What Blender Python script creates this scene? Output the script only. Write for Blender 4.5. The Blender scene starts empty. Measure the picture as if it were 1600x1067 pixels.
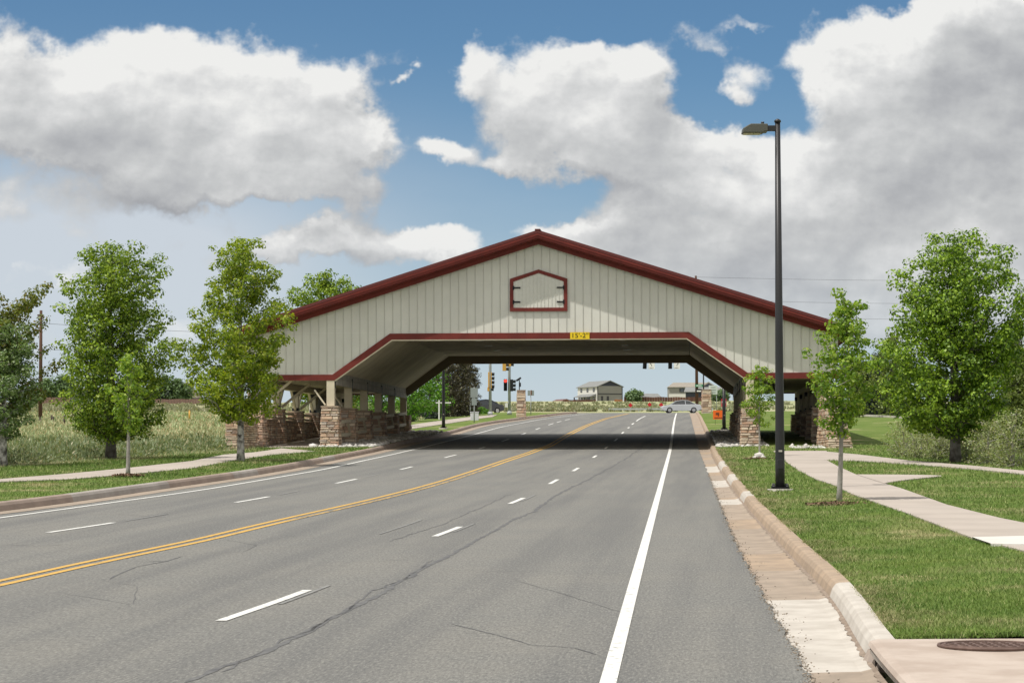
import bpy, bmesh, math, random
import numpy as np
from mathutils import Vector, Matrix
D = bpy.data
scene = bpy.context.scene
COL = scene.collection
R = math.radians
rnd = random.Random(7)

# ------------------------------------------------------------------ camera
F = 3850.0                                     # focal length in photo pixels (photo is 1600 wide)
PITCH = math.atan((706 - 533.5) / F)
ROLL = R(0.12)
cam_d = D.cameras.new('camera')
cam_d.sensor_width = 36.0
cam_d.lens = F / 1600 * 36.0
cam_d.clip_start = 0.5
cam_d.clip_end = 30000
cam = D.objects.new('camera', cam_d)
COL.objects.link(cam)
CAMR = Matrix.Rotation(math.pi / 2 + PITCH, 3, 'X') @ Matrix.Rotation(-ROLL, 3, 'Z')
cam.matrix_world = CAMR.to_4x4()
scene.camera = cam

# ------------------------------------------------------------------ light
scene.view_settings.view_transform = 'Standard'
scene.view_settings.look = 'None'
scene.view_settings.exposure = 0.1
scene.view_settings.gamma = 1.0
SUNV = Vector((-0.40, -0.26, 1.0)).normalized()   # towards the sun
sd = D.lights.new('sun', 'SUN'); sd.energy = 3.8; sd.angle = R(0.55); sd.color = (1.0, 0.955, 0.88)
sun = D.objects.new('sun', sd); COL.objects.link(sun)
sun.rotation_euler = SUNV.to_track_quat('Z', 'Y').to_euler()

def nn(t, kind, **kw):
    n = t.nodes.new(kind)
    for k, v in kw.items():
        if k.startswith('i_'):
            n.inputs[k[2:].replace('_', ' ')].default_value = v
        elif k.startswith('x'):
            n.inputs[int(k[1:])].default_value = v
        else:
            setattr(n, k, v)
    return n

def mth(t, op, a, b=None, c=None, clamp=False):
    n = t.nodes.new('ShaderNodeMath'); n.operation = op; n.use_clamp = clamp
    for i, v in enumerate((a, b, c)):
        if v is None: continue
        if hasattr(v, 'links'): t.links.new(v, n.inputs[i])
        else: n.inputs[i].default_value = v
    return n.outputs[0]

def vmt(t, op, a, b=None):
    n = t.nodes.new('ShaderNodeVectorMath'); n.operation = op
    for i, v in enumerate((a, b)):
        if v is None: continue
        if hasattr(v, 'links'): t.links.new(v, n.inputs[i])
        else: n.inputs[i].default_value = v
    return n.outputs['Value'] if op in ('LENGTH', 'DOT_PRODUCT') else n.outputs[0]

def mixc(t, fac, a, b):
    n = t.nodes.new('ShaderNodeMix'); n.data_type = 'RGBA'
    for i, v in ((0, fac), (6, a), (7, b)):
        if hasattr(v, 'links'): t.links.new(v, n.inputs[i])
        elif i == 0: n.inputs[0].default_value = v
        else: n.inputs[i].default_value = (*v, 1) if len(v) == 3 else v
    return n.outputs[2]

def sstep(t, v, a, b):
    n = t.nodes.new('ShaderNodeMapRange'); n.interpolation_type = 'SMOOTHSTEP'
    t.links.new(v, n.inputs[0]); n.inputs[1].default_value = a; n.inputs[2].default_value = b
    return n.outputs[0]

world = D.worlds.new('World'); scene.world = world; world.use_nodes = True
wt = world.node_tree; wt.nodes.clear()

def px2uv(px, py):
    d = CAMR @ Vector(((px - 800) / F, (533.5 - py) / F, -1.0))
    return d.x / d.y, d.z / d.y

def make_cloud_group():
    """density of the cumulus field over the direction plane (u = x/y, v = z/y)"""
    g = D.node_groups.new('cloud_density', 'ShaderNodeTree')
    g.interface.new_socket('P', in_out='INPUT', socket_type='NodeSocketVector')
    g.interface.new_socket('Density', in_out='OUTPUT', socket_type='NodeSocketFloat')
    gi = g.nodes.new('NodeGroupInput'); go = g.nodes.new('NodeGroupOutput')
    P = gi.outputs[0]
    n1 = nn(g, 'ShaderNodeTexNoise', i_Scale=13.0, i_Detail=6.0, i_Roughness=0.62)
    g.links.new(P, n1.inputs['Vector'])
    w = vmt(g, 'SUBTRACT', n1.outputs['Color'], (.5, .5, .5))
    w = vmt(g, 'MULTIPLY', w, (.06, .06, 0))
    Q = vmt(g, 'ADD', P, w)
    blobs = [  # px, py, rx, ry, strength
        (40, 140, 200, 110, 1.0), (230, 175, 190, 105, 1.0), (400, 130, 125, 95, 1.0), (500, 190, 75, 85, .8), (290, 225, 280, 58, .9),
        (340, 305, 120, 30, .9), (500, 312, 100, 36, .95), (565, 215, 30, 40, .45),
        (560, 395, 120, 42, .8), (470, 388, 80, 26, .6), (685, 398, 60, 34, .7), (60, 440, 110, 22, .6), (120, 340, 240, 50, .38), (250, 400, 150, 26, .36),
        (860, 150, 125, 85, .95), (960, 120, 90, 70, .95), (930, 215, 130, 55, .9), (695, 234, 52, 26, .75), (790, 246, 36, 18, .6), (740, 110, 26, 36, .40),
        (1040, 230, 85, 42, .7),
        (1370, 60, 105, 65, 1.0), (1340, 120, 90, 55, .95), (1500, 90, 140, 100, 1.0), (1580, 170, 160, 150, 1.0), (1420, 230, 230, 75, 1.0),
        (1180, 290, 190, 62, .9), (1090, 345, 150, 40, .7), (1350, 330, 300, 80, 1.0), (1500, 420, 330, 90, .9), (1280, 420, 240, 60, .8),
        (890, 372, 95, 26, .8), (1010, 398, 150, 34, .7), (1165, 112, 40, 34, .42), (1100, 45, 60, 22, .42), (1180, 18, 50, 16, .5), (1130, 140, 24, 22, .5),
        (618, 122, 16, 11, .45), (1400, 500, 420, 60, .8), (1000, 460, 280, 36, .5), (250, 520, 300, 30, .42), (430, 470, 120, 20, .42)]
    acc = None
    for (px, py, rx, ry, s) in blobs:
        u, v = px2uv(px, py)
        d = vmt(g, 'SUBTRACT', Q, (u, v, 0))
        d = vmt(g, 'MULTIPLY', d, (F / rx, F / ry, 0))
        l = vmt(g, 'DOT_PRODUCT', d, d)
        e = mth(g, 'MULTIPLY', mth(g, 'EXPONENT', mth(g, 'MULTIPLY', mth(g, 'POWER', l, 1.4), -0.85)), s)
        acc = e if acc is None else mth(g, 'ADD', acc, e)
    acc = mth(g, 'MINIMUM', acc, 1.0)
    n2 = nn(g, 'ShaderNodeTexNoise', i_Scale=30.0, i_Detail=10.0, i_Roughness=0.54)
    g.links.new(vmt(g, 'ADD', vmt(g, 'MULTIPLY', P, (1.0, 1.15, 1.0)), (3.1, 1.7, 0)), n2.inputs['Vector'])
    dn = mth(g, 'ADD', acc, mth(g, 'MULTIPLY', mth(g, 'SUBTRACT', n2.outputs['Fac'], .50), 1.7))
    g.links.new(dn, go.inputs[0])
    return g

def build_world():
    t = wt
    sky = nn(t, 'ShaderNodeTexSky', sky_type='NISHITA', sun_disc=False)
    sky.sun_elevation = math.asin(SUNV.z)
    sky.sun_rotation = math.atan2(SUNV.x, SUNV.y)
    sky.altitude = 1700; sky.air_density = 1.0; sky.dust_density = 0.6; sky.ozone_density = 1.6
    tc = nn(t, 'ShaderNodeTexCoord')
    sep = nn(t, 'ShaderNodeSeparateXYZ'); t.links.new(tc.outputs['Generated'], sep.inputs[0])
    X, Y, Z = sep.outputs
    ya = mth(t, 'MAXIMUM', mth(t, 'ABSOLUTE', Y), .04)
    u = mth(t, 'DIVIDE', X, ya); v = mth(t, 'DIVIDE', Z, ya)
    cb = nn(t, 'ShaderNodeCombineXYZ'); t.links.new(u, cb.inputs[0]); t.links.new(v, cb.inputs[1])
    P = cb.outputs[0]
    grp = make_cloud_group()
    def dens(vec):
        n = t.nodes.new('ShaderNodeGroup'); n.node_tree = grp; t.links.new(vec, n.inputs[0]); return n.outputs[0]
    d0 = dens(P)
    d1 = dens(vmt(t, 'ADD', P, (-.006, .014, 0)))
    d2 = dens(vmt(t, 'ADD', P, (-.002, .032, 0)))
    cov = sstep(t, d0, .34, .74)
    # light reaching the point: less cloud above it means brighter
    d3 = dens(vmt(t, 'ADD', P, (-.0016, .0034, 0)))
    lit = mth(t, 'ADD', mth(t, 'MULTIPLY', mth(t, 'SUBTRACT', d0, d1), .36), mth(t, 'MULTIPLY', mth(t, 'SUBTRACT', d0, d3), .45))
    up = mth(t, 'MULTIPLY', mth(t, 'SUBTRACT', 1.15, d2), .24)
    n5 = nn(t, 'ShaderNodeTexNoise', i_Scale=12.0, i_Detail=6.0, i_Roughness=.55)
    t.links.new(vmt(t, 'MULTIPLY', P, (1, 1.8, 0)), n5.inputs['Vector'])
    soft = mth(t, 'MULTIPLY', mth(t, 'SUBTRACT', n5.outputs['Fac'], .5), 1.5)
    br = mth(t, 'ADD', mth(t, 'ADD', mth(t, 'ADD', lit, up), soft), .48, clamp=True)
    ramp = nn(t, 'ShaderNodeValToRGB')
    cr = ramp.color_ramp
    cr.elements[0].position = 0.05; cr.elements[0].color = (.35, .36, .38, 1)
    cr.elements[1].position = .97; cr.elements[1].color = (.80, .80, .785, 1)
    for p, c in ((.3, (.43, .44, .455, 1)), (.55, (.53, .54, .545, 1)), (.78, (.66, .665, .665, 1))):
        e = cr.elements.new(p); e.color = c
    t.links.new(br, ramp.inputs[0])
    # veil of high thin cloud, stronger low down and to the left
    n3 = nn(t, 'ShaderNodeTexNoise', i_Scale=7.0, i_Detail=5.0, i_Roughness=0.55)
    t.links.new(vmt(t, 'MULTIPLY', P, (.8, 2.2, 0)), n3.inputs['Vector'])
    low = sstep(t, v, .17, .02)
    u0, v0 = px2uv(130, 400)
    dl = vmt(t, 'MULTIPLY', vmt(t, 'SUBTRACT', P, (u0, v0, 0)), (F / 420, F / 170, 0))
    veil_l = mth(t, 'EXPONENT', mth(t, 'MULTIPLY', vmt(t, 'DOT_PRODUCT', dl, dl), -.9))
    veil = mth(t, 'ADD', mth(t, 'MULTIPLY', mth(t, 'MULTIPLY', low, n3.outputs['Fac']), .75), mth(t, 'MULTIPLY', veil_l, 1.0), clamp=True)
    haze = sstep(t, v, .095, .0)
    # cloud and veil exist only above the ground
    SK = .062
    skyc = vmt(t, 'MULTIPLY', sky.outputs[0], (SK * .80, SK * 1.08, SK * 1.22))
    c = mixc(t, mth(t, 'MULTIPLY', veil, .88), skyc, (.60, .64, .69))
    c = mixc(t, cov, c, ramp.outputs[0])
    c = mixc(t, mth(t, 'MULTIPLY', haze, .86), c, (.54, .61, .67))
    # unseen sky dome overhead and behind: bright cloud added to whiten the ambient light
    nb_ = nn(t, 'ShaderNodeTexNoise', i_Scale=2.6, i_Detail=5.0, i_Roughness=.6); t.links.new(tc.outputs['Generated'], nb_.inputs['Vector'])
    rest = mixc(t, sstep(t, nb_.outputs['Fac'], .36, .56), skyc, (.95, .91, .84))
    side = mth(t, 'MAXIMUM', sstep(t, v, .24, .5), mth(t, 'MAXIMUM', sstep(t, mth(t, 'ABSOLUTE', u), .5, .9), mth(t, 'LESS_THAN', Y, 0.0)))
    c = mixc(t, side, c, rest)
    bg = nn(t, 'ShaderNodeBackground', i_Strength=1.0)
    t.links.new(c, bg.inputs[0])
    out = nn(t, 'ShaderNodeOutputWorld'); t.links.new(bg.outputs[0], out.inputs[0])
    world.cycles.sampling_method = 'MANUAL'; world.cycles.sample_map_resolution = 512
build_world()

# ------------------------------------------------------------------ land profile (the road climbs away from the camera)
_k = np.array([(-200, -1.87 - .0192 * 200), (0, -1.87), (100, .05), (126, .85), (150, 1.60), (180, 2.40), (210, 3.05), (240, 3.70), (265, 4.12), (290, 4.55),
               (330, 5.35), (400, 6.86), (480, 8.9), (560, 10.9), (800, 16.2), (1200, 20), (8000, 60)], float)
_Yt = np.arange(-200, 8000, 1.0)
_zt = np.interp(_Yt, _k[:, 0], _k[:, 1])
_zs = np.convolve(np.pad(_zt, 7, mode='edge'), np.ones(15) / 15, 'valid')
def prof(Y): return float(np.interp(Y, _Yt, _zs))
def profv(Y): return np.interp(Y, _Yt, _zs)

def ray(px, py):
    d = CAMR @ Vector(((px - 800) / F, (533.5 - py) / F, -1.0))
    return d / d.y
def at(px, py, Y):
    return ray(px, py) * Y
def gnd(px, py, dz=0.0):
    """ground point seen at a photo pixel"""
    d = ray(px, py); lo = None
    Y = 12.0
    while Y < 900:
        if d.z * Y < prof(Y) + dz: break
        Y += .5
    a, b = Y - .5, Y
    for _ in range(25):
        m = (a + b) / 2
        if d.z * m < prof(m) + dz: b = m
        else: a = m
    return Vector((d.x * b, b, prof(b) + dz))
def ppm(Y): return F / Y

# ------------------------------------------------------------------ materials
MATS = {}
def mat(name, col=(.5, .5, .5), rough=.7, metal=0.0, var=None, vscale=3.0, island=0.0, bump=0.0, bscale=40.0, spec=.35, coat=0.0, aniso=(1, 1, 1), detail=5.0, vr=(.32, .68)):
    """principled material; var = second colour mixed in by noise; island = random brightness per loose piece"""
    if name in MATS: return MATS[name]
    m = D.materials.new(name); m.use_nodes = True; t = m.node_tree
    b = t.nodes['Principled BSDF']
    b.inputs['Roughness'].default_value = rough; b.inputs['Metallic'].default_value = metal
    b.inputs['Specular IOR Level'].default_value = spec; b.inputs['Coat Weight'].default_value = coat
    b.inputs['Base Color'].default_value = (*col, 1)
    c = None
    geo = nn(t, 'ShaderNodeNewGeometry')
    pos = vmt(t, 'MULTIPLY', geo.outputs['Position'], aniso)
    if var is not None:
        n = nn(t, 'ShaderNodeTexNoise', i_Scale=vscale, i_Detail=detail, i_Roughness=.6)
        t.links.new(pos, n.inputs['Vector'])
        c = mixc(t, sstep(t, n.outputs['Fac'], *vr), col, var)
    if island > 0:
        r = geo.outputs['Random Per Island']
        hv = nn(t, 'ShaderNodeHueSaturation'); 
        if c is None: hv.inputs['Color'].default_value = (*col, 1)
        else: t.links.new(c, hv.inputs['Color'])
        t.links.new(mth(t, 'ADD', mth(t, 'MULTIPLY', r, island * 2), 1 - island), hv.inputs['Value'])
        c = hv.outputs[0]
    if c is not None: t.links.new(c, b.inputs['Base Color'])
    if bump > 0:
        n = nn(t, 'ShaderNodeTexNoise', i_Scale=bscale, i_Detail=4.0)
        t.links.new(pos, n.inputs['Vector'])
        bp = nn(t, 'ShaderNodeBump', i_Strength=.8, i_Distance=bump)
        t.links.new(n.outputs['Fac'], bp.inputs['Height']); t.links.new(bp.outputs[0], b.inputs['Normal'])
    MATS[name] = m
    return m

def leaf_mat(name, c1, c2, c3=None, trans=.35, vs=.9):
    m = D.materials.new(name); m.use_nodes = True; t = m.node_tree; t.nodes.clear()
    geo = nn(t, 'ShaderNodeNewGeometry')
    n = nn(t, 'ShaderNodeTexNoise', i_Scale=vs, i_Detail=3.0); t.links.new(geo.outputs['Position'], n.inputs['Vector'])
    r = geo.outputs['Random Per Island']
    f = mth(t, 'ADD', mth(t, 'MULTIPLY', n.outputs['Fac'], .9), mth(t, 'MULTIPLY', mth(t, 'SUBTRACT', r, .5), .75))
    c = mixc(t, sstep(t, f, .2, .72), c1, c2)
    if c3: c = mixc(t, mth(t, 'GREATER_THAN', r, .86), c, c3)
    p = nn(t, 'ShaderNodeBsdfPrincipled', i_Roughness=.5); p.inputs['Specular IOR Level'].default_value = .35
    t.links.new(c, p.inputs['Base Color'])
    tr = nn(t, 'ShaderNodeBsdfTranslucent')
    t.links.new(vmt(t, 'MULTIPLY', c, (1.5, 1.5, .6)), tr.inputs[0])
    mx = nn(t, 'ShaderNodeMixShader', x0=trans); t.links.new(p.outputs[0], mx.inputs[1]); t.links.new(tr.outputs[0], mx.inputs[2])
    o = nn(t, 'ShaderNodeOutputMaterial'); t.links.new(mx.outputs[0], o.inputs[0])
    MATS[name] = m
    return m

# ------------------------------------------------------------------ mesh helpers
class MB:
    """collects shapes and links them as one mesh object"""
    def __init__(s): s.v = []; s.f = []; s.mi = []; s.sm = []; s.cuts = []
    def add(s, vs, fs, mi=0, smooth=False):
        b = len(s.v); s.cuts.append((b, len(s.f))); s.v += [tuple(x) for x in vs]
        s.f += [tuple(b + i for i in f) for f in fs]; s.mi += [mi] * len(fs); s.sm += [smooth] * len(fs)
    def box(s, c, size, M=None, mi=0):
        x, y, z = [k / 2 for k in size]; c = Vector(c)
        vs = [Vector((i * x, j * y, k * z)) for k in (-1, 1) for j in (-1, 1) for i in (-1, 1)]
        vs = [c + (M @ p if M else p) for p in vs]
        s.add(vs, [(0, 2, 3, 1), (4, 5, 7, 6), (0, 1, 5, 4), (2, 6, 7, 3), (0, 4, 6, 2), (1, 3, 7, 5)], mi)
    def box2(s, a, b, mi=0):
        a = Vector(a); b = Vector(b); s.box((a + b) / 2, [abs(x) for x in (b - a)], None, mi)
    def bar(s, a, b, w, h, mi=0, up=Vector((0, 0, 1))):
        a = Vector(a); b = Vector(b); d = (b - a); L = d.length; d.normalize()
        if abs(d.dot(up)) > .99: up = Vector((0, 1, 0))
        x = d.cross(up).normalized(); z = x.cross(d)
        M = Matrix((x, d, z)).transposed()
        s.box((a + b) / 2, (w, L, h), M, mi)
    def tube(s, pts, rs, n=10, mi=0, cap=True):
        pts = [Vector(p) for p in pts]; base = len(s.v)
        if not hasattr(rs, '__len__'): rs = [rs] * len(pts)
        vs = []; prev = None
        for i, p in enumerate(pts):
            d = (pts[min(i + 1, len(pts) - 1)] - pts[max(i - 1, 0)]).normalized()
            up = Vector((0, 0, 1)) if abs(d.z) < .95 else Vector((0, 1, 0))
            if prev is not None: up = prev
            x = d.cross(up)
            if x.length < 1e-4: x = d.cross(Vector((1, 0, 0)))
            x.normalize(); y = x.cross(d).normalized(); prev = y
            # keep frame stable
            for k in range(n):
                a = 2 * math.pi * k / n
                vs.append(p + (x * math.cos(a) + y * math.sin(a)) * rs[i])
        fs = []
        for i in range(len(pts) - 1):
            for k in range(n):
                k2 = (k + 1) % n
                fs.append((i * n + k, i * n + k2, (i + 1) * n + k2, (i + 1) * n + k))
        s.add(vs, fs, mi, True)
        if cap:
            s.f.append(tuple(base + k for k in reversed(range(n)))); s.mi.append(mi); s.sm.append(False)
            s.f.append(tuple(base + (len(pts) - 1) * n + k for k in range(n))); s.mi.append(mi); s.sm.append(False)
    def prism(s, poly, axis, a, b, mi=0):
        """extrude a 2-D polygon along axis ('x','y','z') from a to b"""
        def P(p, h):
            return {'x': (h, p[0], p[1]), 'y': (p[0], h, p[1]), 'z': (p[0], p[1], h)}[axis]
        n = len(poly)
        vs = [P(p, a) for p in poly] + [P(p, b) for p in poly]
        fs = [tuple(range(n)), tuple(reversed(range(n, 2 * n)))] + [(i, i + n, (i + 1) % n + n, (i + 1) % n) for i in range(n)]
        s.add(vs, fs, mi)
    def build_split(s, name, mats, parent=None):
        """every shape added becomes an object of its own"""
        out = []; cuts = s.cuts + [(len(s.v), len(s.f))]
        for (v0, f0), (v1, f1) in zip(cuts[:-1], cuts[1:]):
            m = MB(); m.v = s.v[v0:v1]; m.f = [tuple(i - v0 for i in f) for f in s.f[f0:f1]]; m.mi = s.mi[f0:f1]; m.sm = s.sm[f0:f1]
            out.append(m.build(name, mats, parent))
        return out
    def build(s, name, mats, parent=None, fix=True, bevel=0):
        me = D.meshes.new(name); me.from_pydata(s.v, [], s.f)
        for m in (mats if isinstance(mats, (list, tuple)) else [mats]): me.materials.append(m)
        me.polygons.foreach_set('material_index', s.mi); me.polygons.foreach_set('use_smooth', s.sm)
        if fix:
            bm = bmesh.new(); bm.from_mesh(me); bmesh.ops.recalc_face_normals(bm, faces=bm.faces); bm.to_mesh(me); bm.free()
        me.update()
        o = D.objects.new(name, me); COL.objects.link(o)
        if parent: o.parent = parent
        if bevel:
            bv = o.modifiers.new('bevel', 'BEVEL'); bv.width = bevel; bv.segments = 2; bv.limit_method = 'ANGLE'
        return o

def tag(o, label=None, cat=None, group=None, kind=None):
    if label: o['label'] = label
    if cat: o['category'] = cat
    if group: o['group'] = group
    if kind: o['kind'] = kind
    return o
def empty(name, loc, rz=0, label=None, cat=None, group=None):
    o = D.objects.new(name, None); COL.objects.link(o); o.location = loc; o.rotation_euler = (0, 0, rz)
    o.empty_display_size = .3
    return tag(o, label, cat, group)
def npmesh(name, V, Fc, m, parent=None, smooth=False):
    """V (n,3), Fc (k,3 or 4) numpy arrays -> object"""
    me = D.meshes.new(name); V = np.asarray(V, np.float32); Fc = np.asarray(Fc, np.int32)
    k = Fc.shape[1]
    me.vertices.add(len(V)); me.vertices.foreach_set('co', V.ravel())
    me.loops.add(Fc.size); me.loops.foreach_set('vertex_index', Fc.ravel())
    me.polygons.add(len(Fc)); me.polygons.foreach_set('loop_start', np.arange(0, Fc.size, k, dtype=np.int32))
    me.polygons.foreach_set('loop_total', np.full(len(Fc), k, np.int32))
    if smooth: me.polygons.foreach_set('use_smooth', np.ones(len(Fc), bool))
    me.materials.append(m); me.update(calc_edges=True); me.validate()
    o = D.objects.new(name, me); COL.objects.link(o)
    if parent: o.parent = parent
    return o
def text_obj(name, s, size, m, parent, loc, rot=(math.pi / 2, 0, 0), ext=.004, sx=1.0):
    c = D.curves.new(name, 'FONT'); c.body = s; c.size = size; c.extrude = ext; c.align_x = 'CENTER'; c.align_y = 'CENTER'
    tmp = D.objects.new(name, c); COL.objects.link(tmp)
    dg = bpy.context.evaluated_depsgraph_get()
    me = D.meshes.new_from_object(tmp.evaluated_get(dg)); D.objects.remove(tmp)
    me.materials.clear(); me.materials.append(m)
    o = D.objects.new(name, me); COL.objects.link(o); o.parent = parent; o.location = loc; o.rotation_euler = rot; o.scale = (sx, 1, 1)
    return o
# ------------------------------------------------------------------ road curves: photo points -> ground, X as a function of Y
def curve(pts, dz=0.0, ext0=None):
    w = sorted([gnd(px, py, dz) for px, py in pts], key=lambda p: p.y)
    Ys = np.array([p.y for p in w]); Xs = np.array([p.x for p in w])
    # straight continuation at both ends
    s0 = (Xs[1] - Xs[0]) / (Ys[1] - Ys[0]); s1 = (Xs[-1] - Xs[-2]) / (Ys[-1] - Ys[-2])
    s1 = max(min(s1, .35), -.35)
    if ext0 is not None: s0 = ext0
    Ys = np.concatenate([[Ys[0] - 60], Ys, [Ys[-1] + 200]]); Xs = np.concatenate([[Xs[0] - 60 * s0], Xs, [Xs[-1] + 200 * s1]])
    g = np.arange(-40, 460, 1.0); x = np.interp(g, Ys, Xs)
    k = 5; x = np.convolve(np.pad(x, k // 2, mode='edge'), np.ones(k) / k, 'valid')
    return lambda Y: float(np.interp(Y, g, x))
kerbR = curve([(1357, 1040), (1310, 950), (1282, 917), (1235, 870), (1171, 799), (1150, 772), (1130.5, 743.5), (1114, 715), (1105, 686), (1095, 662), (1090, 650)], ext0=.05)
kerbL = curve([(0, 798.4), (75, 789.6), (176, 775), (277, 760.3), (370, 747), (454, 733), (508.7, 721.6), (579, 707.4), (632, 694), (684, 683.5), (704, 678), (742.5, 667), (774, 661), (812, 656), (840, 652)])
edgeR = curve([(950, 1067), (992, 908), (1032, 760), (1048, 698), (1051.5, 672), (1055, 652)])
edgeL = curve([(0, 809), (75, 799), (187, 783.5), (300, 768), (373.7, 756), (503, 734), (566.7, 720), (633.7, 705), (680, 694), (728.5, 682), (777.5, 668.5), (812, 661.5), (847, 655)])
laneR = curve([(345, 970), (485, 922), (677, 838), (722, 823), (795, 787), (820, 778), (866, 752), (900, 733.5), (929, 713.5), (947, 699.5), (962.5, 687), (973, 676), (982.5, 668), (989, 662), (1000, 654)])
laneL = curve([(75, 832), (180, 816.6), (368, 785), (422, 776), (525.6, 755), (557.5, 748.4), (637, 731), (702, 713), (752, 700), (789, 688), (817, 678), (840, 670), (860, 663), (875, 658.5), (889, 655)])
yel = curve([(0, 911), (131, 882), (187, 869), (290, 850), (374, 829), (467, 807.5), (560, 787), (607, 775.5), (660, 762), (700, 750.5), (750, 734), (788, 720.5), (842, 702), (860, 696), (888, 679), (919.5, 664), (944, 655)])
asphR = curve([(1270, 1067), (1236, 1000), (1200, 944), (1146, 840), (1108, 744), (1096, 713), (1081.7, 662), (1078.5, 650)])
GUT = .50
Y0R, Y1R = -12.0, 262.0

asphalt = D.materials.new('asphalt'); asphalt.use_nodes = True; MATS['asphalt'] = asphalt
def _asph():
    t = asphalt.node_tree; b = t.nodes['Principled BSDF']
    geo = nn(t, 'ShaderNodeNewGeometry'); P = geo.outputs['Position']
    sp = nn(t, 'ShaderNodeSeparateXYZ'); t.links.new(P, sp.inputs[0]); cb = nn(t, 'ShaderNodeCombineXYZ')
    t.links.new(mth(t, 'SUBTRACT', sp.outputs[0], mth(t, 'MULTIPLY', sp.outputs[1], .088)), cb.inputs[0]); t.links.new(sp.outputs[1], cb.inputs[1]); P = cb.outputs[0]
    def noise(sc, det, mul=(1, 1, 1), rough=.6):
        n = nn(t, 'ShaderNodeTexNoise', i_Scale=sc, i_Detail=det, i_Roughness=rough); t.links.new(vmt(t, 'MULTIPLY', P, mul), n.inputs['Vector']); return n.outputs['Fac']
    fine = noise(26, 5, rough=.9); vor = nn(t, 'ShaderNodeTexVoronoi', i_Scale=24.0); t.links.new(P, vor.inputs['Vector'])
    big = noise(.35, 4); streak = noise(1.3, 6, (1, .035, 1)); mid = noise(3.0, 6); grit = noise(16, 6, rough=.75); speck = noise(48, 3, (1, .17, 1), .8)
    c = mixc(t, sstep(t, fine, .38, .62), (.085, .086, .082), (.235, .232, .213))
    c = mixc(t, mth(t, 'MULTIPLY', sstep(t, vor.outputs['Color'], .0, 1.0), .35), c, (.20, .198, .187))
    c = mixc(t, mth(t, 'MULTIPLY', sstep(t, grit, .42, .62), .30), c, (.225, .22, .205))
    c = mixc(t, mth(t, 'MULTIPLY', sstep(t, big, .35, .7), .35), c, (.215, .205, .18))
    c = mixc(t, mth(t, 'MULTIPLY', sstep(t, streak, .40, .66), .62), c, (.112, .113, .113))
    c = mixc(t, mth(t, 'MULTIPLY', sstep(t, speck, .50, .66), .55), c, (.30, .295, .27))
    c = mixc(t, mth(t, 'MULTIPLY', sstep(t, speck, .48, .34), .55), c, (.075, .076, .075))
    c = mixc(t, mth(t, 'MULTIPLY', sstep(t, mid, .45, .75), .25), c, (.125, .125, .122))
    t.links.new(c, b.inputs['Base Color'])
    b.inputs['Roughness'].default_value = .88; b.inputs['Specular IOR Level'].default_value = .25
    bp = nn(t, 'ShaderNodeBump', i_Strength=.5, i_Distance=.006); t.links.new(fine, bp.inputs['Height']); t.links.new(bp.outputs[0], b.inputs['Normal'])
_asph()
paint_w = mat('white_road_paint', (.66, .66, .63), .75, var=(.30, .30, .285), vscale=11, detail=10.0, vr=(.55, .68), bump=.002, bscale=60)
paint_worn = mat('worn_white_paint', (.25, .25, .24), .8, var=(.16, .16, .155), vscale=9, detail=8)
paint_y = mat('yellow_road_paint', (.56, .345, .085), .75, var=(.30, .215, .10), vscale=9, detail=10.0, vr=(.54, .68))
paint_y2 = mat('worn_yellow_paint', (.54, .345, .11), .8, var=(.16, .15, .12), vscale=8, detail=10, vr=(.45, .55))
seal = mat('crack_sealant', (.088, .089, .092), .85, var=(.15, .15, .147), vscale=7, detail=8)
tanconc = mat('tan_concrete', (.36, .29, .228), .85, var=(.265, .218, .172), vscale=2.3, detail=9, bump=.002, bscale=25)
tanconc2 = mat('orange_tan_concrete', (.39, .295, .21), .85, var=(.285, .222, .165), vscale=2.7, detail=9, bump=.002, bscale=25)
whiteconc = mat('pale_new_concrete', (.52, .485, .435), .85, var=(.42, .385, .34), vscale=2.9, detail=9, bump=.002, bscale=30)
greyconc = mat('grey_kerb_concrete', (.36, .33, .30), .85, var=(.28, .25, .225), vscale=1.2, bump=.002, bscale=30)
brownconc = mat('brown_kerb_concrete', (.33, .26, .215), .85, var=(.26, .205, .17), vscale=1.2, bump=.002, bscale=30)
paveconc = mat('pinkish_pavement_concrete', (.47, .405, .36), .85, var=(.41, .35, .31), vscale=.9, bump=.001, bscale=30)

def ribbon(mb, fa, fb, Ys, dza, dzb, mi=0, nx=1):
    """sheet between two curves x=fa(Y), x=fb(Y)"""
    b = len(mb.v); n = nx + 1
    for Y in Ys:
        xa, xb = fa(Y), fb(Y)
        for i in range(n):
            s = i / nx
            mb.v.append((xa + (xb - xa) * s, Y, prof(Y) + dza + (dzb - dza) * s))
    for j in range(len(Ys) - 1):
        for i in range(nx):
            mb.f.append((b + j * n + i, b + j * n + i + 1, b + (j + 1) * n + i + 1, b + (j + 1) * n + i)); mb.mi.append(mi if not callable(mi) else mi((Ys[j] + Ys[j + 1]) / 2)); mb.sm.append(False)
def yr(a, b, st=1.0):
    n = max(1, int(round((b - a) / st))); return [a + (b - a) * i / n for i in range(n + 1)]

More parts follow.
